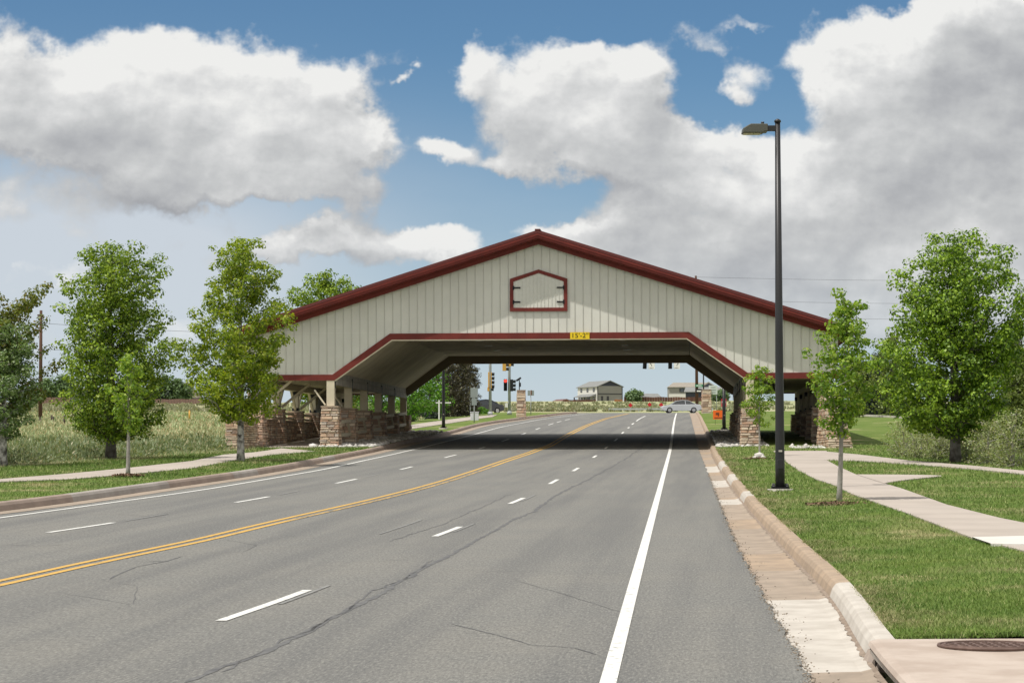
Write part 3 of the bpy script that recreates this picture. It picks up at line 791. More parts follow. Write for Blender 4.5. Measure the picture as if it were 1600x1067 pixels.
for k in range(NB + 1):
    y = k * BAY
    for sgn in (-1, 1):
        cx = sgn * 8.52
        pr = block('stone_pier', cx - .31, cx + .31, y - .28, y + .45, 1.83, .06 if k else .07, .05)
        mb = MB(); mb.box2((cx - .16, y - .16 + .1, 1.89), (cx + .16, y + .16 + .1, 2.80 if k else 2.93)); mb.build('post', creampost, gate)
        mb = MB(); mb.box2((sgn * 8.345, y + .02, 2.62), (sgn * 8.325, y + .12, 3.10)); mb.box2((sgn * 8.40, y - .02, 3.08), (sgn * 8.325, y + .16, 3.14)); mb.build_split('iron_strap', darkiron, gate)
        ox = sgn * 11.6
        if k:
            block('stone_pier', ox - .3, ox + .3, y - .3, y + .3, 1.80, .05, .05)
        mb = MB(); mb.box2((ox - .13, y - .13, 1.87), (ox + .13, y + .13, 2.95)); mb.build('post', creampost, gate)
        mb = MB(); mb.box2((ox - .15, y - .15, 1.87), (ox + .15, y + .15, 2.0)); mb.box2((ox - .15, y - .15, 2.55), (ox + .15, y + .15, 2.74)); mb.build_split('iron_strap', darkiron, gate)
for sgn in (-1, 1):
    for k in range(NB):
        ya, yb = k * BAY + .32, (k + 1) * BAY - .32
        if k == 0: ya = .55
        a, b = sorted((sgn * 11.55, sgn * 11.9))
        block('stone_wall', a, b, ya, yb, 1.34, 0, 0)
        if sgn < 0 or k == 0:
            mb = MB()
            for z in (1.50, 1.70): mb.box2((sgn * 11.62, ya, z - .05), (sgn * 11.74, yb, z + .05))
            mb.build_split('rail', creampost, gate)
        if (sgn < 0 and k >= 3) or (sgn > 0 and k >= 1):
            mb = MB(); mb.box2((sgn * 11.74, ya - .3, 1.42 if sgn > 0 else 1.80), (sgn * 11.80, yb + .3, 2.96))
            yy = ya - .2
            while yy < yb + .25: mb.box2((sgn * 11.725, yy, 1.85), (sgn * 11.738, yy + .05, 2.94)); yy += .3
            mb.build('siding_panel', cream, gate)
        # cross braces in the outer bays
        mb = MB(); h = .11
        mb.bar((sgn * 11.58, ya, 1.95), (sgn * 11.58, ya + 1.3, 2.86), .10, h); mb.bar((sgn * 11.58, yb, 1.95), (sgn * 11.58, yb - 1.3, 2.86), .10, h)
        if k < 3 and sgn < 0: mb.bar((sgn * 11.45, ya, 1.95), (sgn * 10.2, ya, 2.95), h, .10)
        mb.build_split('brace', creampost, gate)
        # guard rails between the inner piers
        mb = MB(); g0, g1 = gz(sgn * 8.5, ya), gz(sgn * 8.5, yb)
        for dz in (.42, .98): mb.bar((sgn * 8.38, ya - .1, g0 + .15 + dz), (sgn * 8.38, yb + .1, g1 + .15 + dz), .12, .13)
        mb.bar((sgn * 8.38, ya + .1, g0 + .62), (sgn * 8.38, ya + .75, g0 + 1.06), .08, .08); mb.bar((sgn * 8.38, yb - .1, g1 + .62), (sgn * 8.38, yb - .75, g1 + 1.06), .08, .08)
        mb.build_split('guard_rail', creampost, gate)
    for k in range(2 if sgn < 0 else 0):
        mb = MB(); y = k * BAY + .1
        mb.bar((sgn * 8.75, y, 1.93), (sgn * 9.2, y, 2.55), .06, .06); mb.build_split('brace', creampost, gate)
# end buttresses
block('stone_buttress', -11.9, -11.35, -.15, .5, 2.38, .12, .35)
block('stone_wall', -11.85, -11.4, -5.2, -.75, 1.26, .0, .0)
mb = MB(); z0 = gz(11.4, -5.3)
stone_block(mb, (11.32, -5.45), (12.30, -4.75), z0 - .1, 2.32, (11.42, -5.3), (11.75, -4.85), 1.25); mb.build('stone_buttress', SM, gate)
mb = MB(); stone_block(mb, (11.36, -4.8), (11.9, -.1), z0 - .05, 1.95, (11.42, -4.8), (11.8, -.1), 1.1); mb.build('stone_wall', SM, gate)
block('stone_buttress', 11.35, 11.9, -.1, .5, 2.38, .12, .05)
# hatch in the gable
hx0, hx1, hz0, hze, hzp = -1.17, 1.17, 5.70, 7.02, 7.40
mb = MB(); w = .145
O = [(hx0, hz0), (hx1, hz0), (hx1, hze), (0, hzp), (hx0, hze)]; I = [(hx0 + w, hz0 + w), (hx1 - w, hz0 + w), (hx1 - w, hze - w * .75), (0, hzp - w), (hx0 + w, hze - w * .75)]
for i in range(5):
    j = (i + 1) % 5; mb.prism([O[i], O[j], I[j], I[i]], 'y', -.105, -.052)
hatch_panel = MB(); hatch_panel.prism([(p[0] * 1.0, p[1]) for p in I], 'y', -.070, -.052)
xx = I[0][0] + .06
while xx < I[1][0]:
    zt = I[3][1] - abs(xx) / I[1][0] * (I[3][1] - I[2][1]); hatch_panel.box2((xx - .012, -.088, I[0][1] + .01), (xx + .012, -.069, zt - .01)); xx += .149
hp = hatch_panel.build('loft_hatch', cream, gate)
mb.build('frame', red, hp)
for sgn in (-1, 1):
    for z in (6.08, 6.66):
        m_ = MB(); m_.box2((sgn * (1.17 - w + .03), -.112, z - .03), (sgn * .74, -.088, z + .03)); m_.box2((sgn * (1.17 - w + .03), -.118, z - .08), (sgn * (1.17 - w - .03), -.070, z + .08)); m_.build('hinge', darkiron, hp)
# height sign
sg = empty('height_sign', (*gw(1.67, -.085), 4.70), -GA, "small yellow clearance sign reading 15'-2\" on the red band over the opening", 'sign')
yel_m = mat('sign_yellow', (.80, .58, .02), .5); blk = mat('sign_black', (.015, .015, .015), .5)
mb = MB(); mb.box((0, -.01, 0), (.78, .015, .285)); mb.build('sign_plate', yel_m, sg)
text_obj('sign_lettering', "15'-2\"", .27, blk, sg, (0, -.022, .0), ext=.002, sx=1.12)

# ------------------------------------------------------------------ white rocks round the piers
def rocks(name, spots, m, rs):
    ic = bmesh.new(); bmesh.ops.create_icosphere(ic, subdivisions=1, radius=1); bv = np.array([v.co[:] for v in ic.verts]); bf = np.array([[v.index for v in f.verts] for f in ic.faces]); ic.free()
    V = []; Fc = []; n = 0
    for (x, y, z, s) in spots:
        q = bv * (1 + rs.uniform(-.22, .22, (len(bv), 1))); q = q * np.array([s * rs.uniform(.8, 1.4), s * rs.uniform(.8, 1.3), s * rs.uniform(.55, .9)])
        a = rs.uniform(0, 6.28); q = q @ np.array([[math.cos(a), math.sin(a), 0], [-math.sin(a), math.cos(a), 0], [0, 0, 1]])
        V.append(q + np.array([x, y, z + s * .25])); Fc.append(bf + n); n += len(bv)
    return npmesh(name, np.concatenate(V), np.concatenate(Fc), m)
rock_m = mat('white_landscape_rock', (.58, .56, .53), .85, var=(.42, .40, .38), vscale=5, island=.3)
rs = np.random.RandomState(5)
sp = []
for sgn in (-1, 1):
    for i in range(1500):
        y = rs.uniform(-2.2, LEN + 2.0); wx, wy = gw(sgn * 8.5, y)
        if sgn < 0: x = rs.uniform(wx - .75, kerbL(wy) - .27) 
        else: x = rs.uniform(kerbR(wy) + .27, wx + .75)
        if y < -.35:
            e = .0 + (y + .35)
            if abs(x - wx) > 2.2 + .1: continue
            if y < -.9 - .6 * rs.rand() : continue
        sp.append((x, wy, prof(wy) + .14, rs.uniform(.05, .13)))
for i in range(90):
    wx, wy = gw(10.9 + rs.uniform(-.9, .35), -5.2 + rs.uniform(-.5, 4.5) if rs.rand() < .5 else -5.2 + rs.uniform(-.5, .2)); sp.append((wx, wy, prof(wy) + .16, rs.uniform(.05, .11)))
tag(rocks('landscape_rocks', sp, rock_m, rs), 'white rounded rocks bedded round the stone piers along both kerbs', 'rocks', kind='stuff')
wp, wq = gw(-9.15, -.6); br = rocks('boulder', [(wp, wq, prof(wq) + .15, .17)], mat('pale_boulder', (.62, .60, .58), .85), rs); tag(br, 'pale boulder on the left walk beside the front stone pier', 'boulder')
# walkways through the two wings
for sgn, nm in ((-1, 'wing_walk_left'), (1, 'wing_walk_right')):
    mb = MB(); L = []; Q = []
    for i in range(60):
        y = -1.4 + i * (LEN + 6) / 59
        for x, lst in ((sgn * 9.0, L), (sgn * 11.5, Q)):
            p = gw(x, y); lst.append((p[0], p[1], prof(p[1]) + .155))
    mb.add(L + Q, [(i, i + 1, 60 + i + 1, 60 + i) for i in range(59)]); tag(mb.build(nm, PV, fix=False), kind='structure')
# ------------------------------------------------------------------ trees
bark_d = mat('dark_bark', (.055, .045, .038), .95, var=(.16, .15, .14), vscale=5, bump=.02, bscale=25, detail=7)
bark_bw = mat('pale_patched_bark', (.05, .045, .042), .95, var=(.48, .46, .44), vscale=6.5, bump=.015, bscale=25, detail=6)
bark_l = mat('pale_sapling_bark', (.34, .32, .30), .85, var=(.24, .22, .20), vscale=8, bump=.005, bscale=30)
def lerp_tab(tab, t): return float(np.interp(t, [a[0] for a in tab], [a[1] for a in tab]))
def tree(name, base, H, left, right, z_crown, leafm, barkm, label, group=None, nb=46, leaf=.11, per=26, clump=.28, tr=.11, seed=1, lean=(0, 0), cat='tree', gap=.0, up=.55, depth=.95, trunk_top=.93):
    """left/right: crown half-widths along X against relative crown height; z_crown: height of the crown's lowest leaves"""
    r = random.Random(seed); rs = np.random.RandomState(seed)
    root = empty(name, base, 0, label, cat, group)
    tk = MB(); n = 14; pts = []; rad = []
    ph = r.uniform(0, 6)
    for i in range(n + 1):
        s = i / n; pts.append(Vector((lean[0] * s + .06 * math.sin(s * 5 + ph) * H * .12 * s, lean[1] * s + .05 * math.sin(s * 4 + ph) * H * .1 * s, s * H * trunk_top)))
        rad.append(max(.012, tr * (1 - s) ** .8 + (.22 * tr * math.exp(-s * 45))))
    tk.tube(pts, rad, 10)
    def tpos(z):
        s = min(1, z / (H * trunk_top)); k = min(n - 1, int(s * n)); return pts[k].lerp(pts[k + 1], s * n - k)
    centers = []
    for i in range(nb):
        t = ((i + .5) / nb); t = t ** .92
        zc = z_crown + (H - z_crown) * t          # height of the branch tip
        a = i * 2.39996 + r.uniform(-.4, .4)
        ca, sa = math.cos(a), math.sin(a)
        wl, wr = lerp_tab(left, t), lerp_tab(right, t)
        w = wr if ca > 0 else wl; dd = (wl + wr) / 2 * depth
        reach = (abs(ca) * w + abs(sa) * dd) / (abs(ca) + abs(sa)) * r.uniform(.62, 1.16)
        tip = tpos(zc) * 0 + Vector((tpos(zc).x + ca * reach, tpos(zc).y + sa * reach, zc + r.uniform(-.1, .12)))
        z0 = max(z_crown * .82, zc - reach * up - .15 * r.random()); z0 = min(z0, H * trunk_top * .97)
        st = tpos(z0); bp = []; m = 6
        for k in range(m + 1):
            s = k / m; q = st.lerp(tip, s); q.z -= math.sin(s * math.pi) * reach * .10 * (1 if up > .3 else -.4)
            q += Vector((r.uniform(-1, 1), r.uniform(-1, 1), r.uniform(-.6, .6))) * .05 * reach * (0 if k in (0,) else 1); bp.append(q)
        L = (tip - st).length; rb = max(.008, tr * .30 * (1 - z0 / H) + .006)
        tk.tube(bp, [max(.005, rb * (1 - .85 * k / m)) for k in range(m + 1)], 5, cap=False)
        nc = max(2, int(L / (clump * 1.05)))
        for k in range(nc):
            s = .28 + .74 * (k + .3 * r.random()) / max(1, nc - 1) if nc > 1 else 1
            s = min(1.03, s); kk = min(m - 1, int(s * m)); q = bp[kk].lerp(bp[kk + 1], s * m - kk)
            if r.random() < gap: continue
            cr = clump * r.uniform(.65, 1.25) * (1.1 - .35 * abs(s - .6))
            centers.append((q + Vector((r.uniform(-1, 1), r.uniform(-1, 1), r.uniform(-.3, .6))) * clump * .35, cr))
            if r.random() < .5:
                off = Vector((-sa, ca, r.uniform(-.2, .5))) * r.choice((-1, 1)) * clump * r.uniform(.9, 1.7)
                tw = q + off; tk.tube([q, tw], [.008, .004], 4, cap=False); centers.append((tw, cr * .8))
    for k in range(5): centers.append((pts[-1] + Vector((r.uniform(-.12, .12), r.uniform(-.12, .12), (H * (1 - trunk_top)) * k / 4)), clump * (.95 - .12 * k)))
    tk.build('trunk', barkm, root, fix=False)
    # leaves: folded diamonds scattered over the shells of the clumps
    C = np.array([c[0][:] for c in centers]); Rr = np.array([c[1] for c in centers]); N = len(C)
    cnt = np.maximum(5, (per * 2.1 * (Rr / clump) ** 1.7).astype(int)); idx = np.repeat(np.arange(N), cnt); M = len(idx)
    d = rs.normal(size=(M, 3)); d /= np.linalg.norm(d, axis=1)[:, None]; rr = rs.uniform(.25, 1.0, M) ** .6
    P = C[idx] + d * (Rr[idx] * rr)[:, None] * np.array([1.05, 1.05, .68])
    nrm = d * 1.25 + np.array([0, 0, .7]) + rs.normal(size=(M, 3)) * .42; nrm /= np.linalg.norm(nrm, axis=1)[:, None]
    tg = np.cross(nrm, rs.normal(size=(M, 3))); tg /= np.linalg.norm(tg, axis=1)[:, None]; tg[:, 2] -= .35; tg /= np.linalg.norm(tg, axis=1)[:, None]
    bt_ = np.cross(nrm, tg); sz = leaf * .74 * rs.uniform(.55, 1.25, M)[:, None]
    V = np.stack([P - tg * sz * .5, P + bt_ * sz * .42 + nrm * sz * .12, P + tg * sz * .6, P - bt_ * sz * .42 + nrm * sz * .12], 1).reshape(-1, 3)
    Fc = (np.arange(M) * 4)[:, None] + np.array([0, 1, 2, 3])
    npmesh('crown', V, Fc, leafm, root)
    return root
lf_maple = leaf_mat('maple_leaf', (.075, .140, .012), (.29, .41, .040), (.30, .38, .05), .3)
lf_yellow = leaf_mat('yellow_green_leaf', (.12, .19, .014), (.31, .40, .036), (.36, .40, .045), .4)
lf_top = leaf_mat('olive_leaf', (.075, .10, .014), (.19, .225, .03), (.22, .18, .04), .35)
lf_young = leaf_mat('young_leaf', (.12, .22, .025), (.28, .40, .05), (.34, .43, .07), .42)
lf_silver = leaf_mat('silver_leaf', (.08, .145, .04), (.21, .30, .10), (.30, .36, .22), .25)
lf_deep = leaf_mat('deep_green_leaf', (.065, .130, .012), (.28, .43, .042), (.30, .42, .05), .3)
lf_purple = leaf_mat('dark_bronze_leaf', (.032, .028, .018), (.085, .075, .038), (.15, .15, .07), .2)
lf_spruce = leaf_mat('dark_needle', (.012, .022, .014), (.030, .050, .028), None, .1)
lf_willow = leaf_mat('grey_willow_leaf', (.20, .25, .10), (.34, .38, .18), (.34, .32, .2), .3)
lf_olive = leaf_mat('light_olive_leaf', (.10, .14, .03), (.20, .26, .06), (.25, .29, .09), .35)
lf_bright = leaf_mat('bright_green_leaf', (.06, .16, .012), (.14, .32, .03), (.20, .36, .05), .4)
lf_far = leaf_mat('far_green_leaf', (.07, .12, .05), (.14, .22, .08), None, .25)

def gt(name, px, py, ytop, *a, Yf=None, dz=.13, **kw):
    """tree with its foot at a photo pixel; widths are given in photo pixels"""
    g = gnd(px, py, dz) if Yf is None else Vector((ray(px, py).x * Yf, Yf, prof(Yf) + dz - .1))
    s = ppm(g.y); ztop = ray(px, ytop).z * g.y; H = ztop - g.z - .7 * kw.get('clump', .28)
    left, right, ycr = a[0], a[1], a[2]
    zc = ray(px, ycr).z * g.y - g.z
    conv = lambda tab: [((t), w / s) for t, w in tab]
    return tree(name, g, H, conv(left), conv(right), zc, *a[3:], **kw)
# left to right, roughly
gt('maple_tree', -22, 728, 430, [(0, 60), (.3, 85), (.6, 80), (1, 40)], [(0, 60), (.2, 95), (.45, 118), (.6, 95), (.85, 98), (1, 92)], 640, lf_top, bark_d, 'tall open-crowned olive tree cut by the left edge, behind the silvery tree', nb=52, leaf=.12, per=24, clump=.27, seed=4, tr=.11)
gt('silver_leaved_tree', 5, 729.5, 492, [(0, 30), (.3, 60), (.7, 45), (1, 15)], [(0, 22), (.25, 52), (.5, 60), (.8, 45), (1, 25)], 682, lf_silver, bark_bw, 'grey-green silvery tree with blotched trunk at the far left edge', nb=52, leaf=.10, per=34, clump=.24, seed=6, tr=.12, up=.3)
gt('maple_tree', 173, 718, 372, [(0, 30), (.12, 70), (.35, 75), (.6, 62), (.8, 62), (.93, 40), (1, 8)], [(0, 50), (.12, 88), (.35, 108), (.6, 102), (.8, 100), (.93, 70), (1, 45)], 676, lf_maple, bark_d, 'dense dark green tree left of the canopy, standing behind the thin sapling', nb=96, leaf=.125, per=40, clump=.36, seed=21, tr=.17, up=.6, gap=.08)
gt('sapling', 200, 744, 548, [(0, 12), (.3, 24), (.5, 34), (.8, 22), (1, 8)], [(0, 10), (.3, 30), (.6, 22), (.85, 14), (1, 4)], 668, lf_young, bark_l, 'thin pale-trunked sapling in the verge in front of the dense dark tree', nb=17, leaf=.10, per=20, clump=.17, seed=31, tr=.055, up=.9)
gt('maple_tree', 376, 722, 366, [(0, 46), (.12, 100), (.35, 104), (.5, 78), (.7, 54), (.88, 46), (.97, 30), (1, 12)], [(0, 40), (.12, 54), (.35, 70), (.5, 84), (.65, 60), (.82, 48), (.95, 38), (1, 10)], 640, lf_yellow, bark_bw, 'yellow-green tree with blotched trunk overlapping the left end of the canopy roof', nb=72, leaf=.12, per=38, clump=.30, seed=44, tr=.115, up=.7, gap=.12)
gt('maple_tree', 512, 678, 420, [(0, 40), (.4, 62), (.7, 62), (.9, 52), (1, 10)], [(0, 40), (.4, 62), (.7, 62), (.9, 55), (1, 20)], 640, lf_maple, bark_d, 'green tree whose top shows above the left slope of the red roof', Yf=140, nb=110, leaf=.19, per=26, clump=.42, seed=52, tr=.18)
gt('sapling', 1187, 716, 566, [(0, 18), (.4, 28), (.7, 16), (1, 4)], [(0, 20), (.35, 27), (.7, 22), (1, 8)], 655, lf_young, bark_l, 'small sapling between the right kerb and the lamp post, mulched at its foot', nb=19, leaf=.095, per=20, clump=.17, seed=61, tr=.035, up=.8)
gt('sapling', 1311, 788, 458, [(0, 8), (.2, 26), (.4, 52), (.6, 50), (.78, 20), (1, 12)], [(0, 22), (.2, 44), (.45, 58), (.62, 40), (.8, 16), (1, 22)], 672, lf_young, bark_l, 'tall thin sapling on the right verge in front of the stone buttress', nb=34, leaf=.088, per=24, clump=.165, seed=71, tr=.05, up=.9, lean=(.15, 0))
gt('maple_tree', 1493, 725, 358, [(0, 55), (.1, 108), (.3, 122), (.5, 100), (.7, 86), (.88, 64), (.97, 36), (1, 20)], [(0, 50), (.1, 94), (.3, 110), (.5, 106), (.65, 112), (.75, 88), (.92, 74), (1, 40)], 668, lf_deep, bark_d, 'big bright green tree beside the path on the right', nb=108, leaf=.125, per=44, clump=.37, seed=83, tr=.16, up=.6, gap=.08, dz=.16)
# beyond the canopy, under the arch
def far(px, py, ytop, wl, wr, ycr, Y, leafm, label, group, name='broadleaf_tree', seed=1, **kw):
    kw = {**dict(nb=34, leaf=.22, per=20, clump=.5, tr=.15), **kw}
    return gt(name, px, py, ytop, [(0, wl * .7), (.4, wl), (.8, wl * .7), (1, 5)], [(0, wr * .7), (.4, wr), (.8, wr * .7), (1, 5)], ycr, leafm, bark_d, label, Yf=Y, seed=seed, group=group, **kw)
for i, (px, Y) in enumerate(((545, 165), (596, 172), (645, 160), (672, 175))):
    far(px, 655, 555, 34, 34, 648, Y, lf_bright, ['bright green tree seen low between the left posts', 'bright green tree seen between the rear posts of the left wing', 'bright green tree just inside the left end of the rear arch', 'bright green tree left of the far lamp pole under the arch'][i], 'bright green trees beyond the left wing', seed=100 + i, leaf=.2)
for i, (px, Y, yt) in enumerate(((696, 185, 556), (716, 190, 548), (730, 200, 556))):
    far(px, 652, yt, 20, 20, 650, Y, lf_purple, ['dark bronze tree directly behind the far lamp pole', 'tallest dark bronze tree under the left of the arch', 'dark bronze tree nearest the signal poles'][i], 'dark bronze trees under the arch', seed=110 + i, leaf=.18, per=30, clump=.45, nb=46)
# right-hand background
for i, (px, py, yt, w, Y) in enumerate(((1352, 652, 560, 20, 190), (1378, 652, 548, 22, 200), (1402, 652, 566, 22, 195))):
    far(px, py, yt, w, w, 648, Y, lf_spruce, ['dark evergreen just right of the canopy', 'tallest dark evergreen between the canopy and the big right tree', 'dark evergreen partly behind the big right tree'][i], 'dark evergreens beyond the right end', name='evergreen_tree', seed=120 + i, leaf=.16, per=40, nb=60, clump=.4)
far(1395, 664, 515, 34, 32, 650, 175, lf_olive, 'light olive tree behind the left edge of the big right tree', None, seed=130, nb=46)
far(1590, 738, 530, 36, 46, 735, 84, lf_olive, 'loose light green tree at the right edge of the view', None, seed=131, trunk_top=.75, leaf=.11, nb=80, clump=.28, per=28, tr=.08)
far(1335, 664, 560, 12, 14, 650, 170, lf_olive, 'small light tree right beside the end of the canopy roof', None, seed=132, nb=26)
# shrubs
def shrub(px, py, ytop, w, leafm, label, group=None, seed=1, Y=None, **kw):
    kw = {**dict(nb=40, leaf=.09, per=16, clump=.22, tr=.03, trunk_top=.8, up=1.2), **kw}
    return gt('shrub', px, py, ytop, [(0, w * .8), (.5, w), (1, w * .3)], [(0, w * .8), (.5, w), (1, w * .3)], py - 3, leafm, bark_l, label, Yf=Y, seed=seed, group=group, cat='shrub', **kw)
wl_ = [(1412, 716, 652, 30), (1440, 719, 648, 34), (1468, 721, 660, 28), (1510, 725, 658, 30), (1545, 729, 652, 34), (1582, 733, 640, 34)]
wn_ = ['greyish willow shrub nearest the right buttress', 'round greyish willow shrub left of the big right trunk', 'greyish willow shrub just behind the big right trunk', 'pale reedy shrub just right of the big right trunk', 'pale reedy shrub halfway from the trunk to the right edge', 'tallest reedy shrub at the right edge']
for i, (px, py, yt, w) in enumerate(wl_): shrub(px, py, yt, w, lf_willow, wn_[i], 'willow shrubs behind the right path', 140 + i, dz=.14, gap=.25, leaf=.07)
shrub(751, 652, 637, 11, lf_bright, 'small yellow-green bush by the parked dark car under the arch', None, 150, Y=218, leaf=.15, per=22)
for i, px in enumerate((652, 664, 676)):
    shrub(px, 659, 645, 9, lf_spruce, ['leftmost low dark bush at the foot of the bright trees', 'middle low dark bush left of the white sign post', 'low dark bush nearest the white sign post'][i], 'low dark bushes under the arch', 151 + i, Y=172, leaf=.14, per=30)
# far left skyline
for i, (px, yt, w, lm) in enumerate(((72, 588, 20, lf_far), (98, 584, 18, lf_far), (243, 590, 16, lf_silver), (258, 582, 20, lf_far), (276, 588, 14, lf_far), (262, 606, 16, lf_spruce), (285, 596, 16, lf_far), (990, 609, 5, lf_far), (1128, 606, 6, lf_far))):
    lab = ['distant tree above the brick fence, left of the grey gable', 'distant tree behind the grey gabled house', 'distant silvery tree right of the dense dark tree', 'tallest distant tree between the two left maples', 'distant pale tree left of the yellow-green tree', 'distant dark bush in front of the tallest distant tree', 'distant tree behind the yellow-green tree', 'small round distant tree right of the two-storey house', 'distant tree above the white notice board'][i]
    far(px, 626, yt, w, w, 624, 640, lm, lab, 'distant skyline trees', name='distant_tree', seed=160 + i, nb=24, leaf=.8, per=16, clump=1.3, tr=.25)

# ------------------------------------------------------------------ grass
def blades(name, P, hgt, wid, m, rs, lean=.45, label=None):
    M = len(P); a = rs.uniform(0, 2 * math.pi, M); side = np.stack([np.cos(a), np.sin(a), np.zeros(M)], 1) * (wid * .5)[:, None]
    ln = rs.normal(size=(M, 3)) * lean; ln[:, 2] = 1; ln /= np.linalg.norm(ln, axis=1)[:, None]
    mid = P + ln * (hgt * .55)[:, None]; bend = rs.normal(size=(M, 3)) * (lean * .6); bend[:, 2] = 0
    tip = P + ln * hgt[:, None] + bend * hgt[:, None]
    V = np.stack([P - side, P + side, mid + side * .75, mid - side * .75, tip], 1).reshape(-1, 3)
    b = (np.arange(M) * 5)[:, None]
    T = np.concatenate([b + np.array([0, 1, 2]), b + np.array([0, 2, 3]), b + np.array([3, 2, 4])], 0)
    o = npmesh(name, V, T, m); tag(o, label, 'grass', kind='stuff'); return o
def blade_mat(name, kind):
    m = D.materials.new(name); m.use_nodes = True; t = m.node_tree; b = t.nodes['Principled BSDF']; geo = nn(t, 'ShaderNodeNewGeometry'); P = geo.outputs['Position']; r = geo.outputs['Random Per Island']
    def noise(sc, det=5, mul=(1, 1, .1)):
        n = nn(t, 'ShaderNodeTexNoise', i_Scale=sc, i_Detail=det, i_Roughness=.62); t.links.new(vmt(t, 'MULTIPLY', P, mul), n.inputs['Vector']); return n.outputs['Fac']
    if kind == 'lawn':
        c = mixc(t, sstep(t, noise(.8), .35, .65), (.080, .155, .022), (.140, .215, .036))
        c = mixc(t, sstep(t, mth(t, 'ADD', noise(.45, 6), mth(t, 'MULTIPLY', r, .10)), .55, .74), c, (.36, .32, .17))
        c = mixc(t, mth(t, 'GREATER_THAN', r, .965), c, (.32, .32, .14))
        c = mixc(t, mth(t, 'MULTIPLY', sstep(t, noise(1.2, 3, (.25, 1.6, .1)), .5, .7), .4), c, (.17, .21, .055))
    else:
        c = mixc(t, sstep(t, noise(.16, 5, (1, .7, .1)), .42, .60), (.42, .44, .25), (.30, .39, .18))
        c = mixc(t, mth(t, 'GREATER_THAN', r, .72), c, (.40, .34, .19))
        c = mixc(t, mth(t, 'LESS_THAN', r, .22), c, (.24, .31, .13))
    hv = nn(t, 'ShaderNodeHueSaturation'); t.links.new(c, hv.inputs['Color']); t.links.new(mth(t, 'ADD', mth(t, 'MULTIPLY', r, .5), .75), hv.inputs['Value'])
    t.links.new(hv.outputs[0], b.inputs['Base Color']); b.inputs['Roughness'].default_value = .6; b.inputs['Specular IOR Level'].default_value = .3
    MATS[name] = m; return m
bl_lawn = blade_mat('lawn_blade', 'lawn'); bl_mead = blade_mat('meadow_blade', 'meadow')
rs = np.random.RandomState(9)
# paved areas that grass must keep off, as polygons in plan
def plan(A, B): return [(gnd(x, y, .2).x, gnd(x, y, .2).y) for x, y in A] + [(gnd(x, y, .2).x, gnd(x, y, .2).y) for x, y in reversed(B)]
PAVED = []
for o in COL.objects:
    if o.name.startswith('path_') or o.name.startswith('wing_walk'):
        v = [x.co for x in o.data.vertices]; n = len(v) // (4 if o.name.startswith('path_') else 2)
        PAVED.append(np.array([(v[i].x, v[i].y) for i in range(n)] + [(v[n + i].x, v[n + i].y) for i in reversed(range(n))]))
def inside(P, poly):
    x, y = P[:, 0], P[:, 1]; c = np.zeros(len(P), bool); n = len(poly); j = n - 1
    for i in range(n):
        xi, yi = poly[i]; xj, yj = poly[j]
        with np.errstate(divide='ignore', invalid='ignore'):
            c ^= ((yi > y) != (yj > y)) & (x < (xj - xi) * (y - yi) / (yj - yi + 1e-12) + xi)
        j = i
    return c
def off_paving(P):
    k = np.ones(len(P), bool)
    for poly in PAVED: k &= ~inside(P, poly)
    return P[k]
def pow_y(n, a, b, e=2):   # density falling as 1/Y^e
    u = rs.uniform(0, 1, n)
    if e == 1: return a * (b / a) ** u
    return 1 / (1 / a - u * (1 / a - 1 / b))
tabY = np.arange(-20, 400.); tR = np.array([kerbR(y) for y in tabY]); tL = np.array([kerbL(y) for y in tabY]); tB = np.array([bndL(y) for y in tabY])
kR = lambda Y: np.interp(Y, tabY, tR); kL = lambda Y: np.interp(Y, tabY, tL); kB = lambda Y: np.interp(Y, tabY, tB)
# right lawn
Y = pow_y(480000, 15.5, 100, 2); X = kR(Y) + .21 + rs.uniform(0, 1, len(Y)) ** 1.0 * (Y * .26 + 5); keep = (X < Y * .225 + 1.5) | ((X < Y * .30 + 6) & (rs.rand(len(Y)) < .6))
Y, X = Y[keep], X[keep]; P = np.stack([X, Y, profv(Y) + .135 + np.clip((X - kR(Y) - .25) / 1.55, 0, 1) * .058], 1)
k = (P[:, 1] > inlet_a + .02) | (P[:, 0] > kR(P[:, 1]) + 3.6); P = off_paving(P[k])
_ang = (P[:, 0] - GX) * math.cos(GA) - (P[:, 1] - GY) * math.sin(GA); P = P[~((P[:, 1] > 98.3) & (_ang < 12.4))]
sc = np.clip(P[:, 1] / 30, .8, 2.6); blades('lawn_grass', P, .045 * rs.uniform(.6, 1.2, len(P)) * sc ** .75, .006 * sc * rs.uniform(.7, 1.3, len(P)), bl_lawn, rs, .5, 'mown green grass of the right-hand lawn with a few straw patches')
# dry tufts along the right kerb
Y = pow_y(42000, 19, 95, 2); X = kR(Y) + .18 + np.abs(rs.normal(0, .26, len(Y))); P = np.stack([X, Y, profv(Y) + .13], 1); P = P[P[:, 1] > inlet_a + .02]; sc = np.clip(P[:, 1] / 30, .8, 2.5)
P = P[np.sin(P[:, 1] * 2.3) + np.sin(P[:, 1] * .9 + 1) > .1 * rs.normal(size=len(P)) * 4]; sc = np.clip(P[:, 1] / 30, .8, 2.5)
blades('kerbside_grass', P, .05 * rs.uniform(.5, 1.4, len(P)) * sc ** .7, .006 * sc, mat('straw_blade', (.42, .37, .20), .7, var=(.15, .19, .05), vscale=1.6, island=.3), rs, .7, 'straw-coloured tufts of grass leaning over the right kerb')
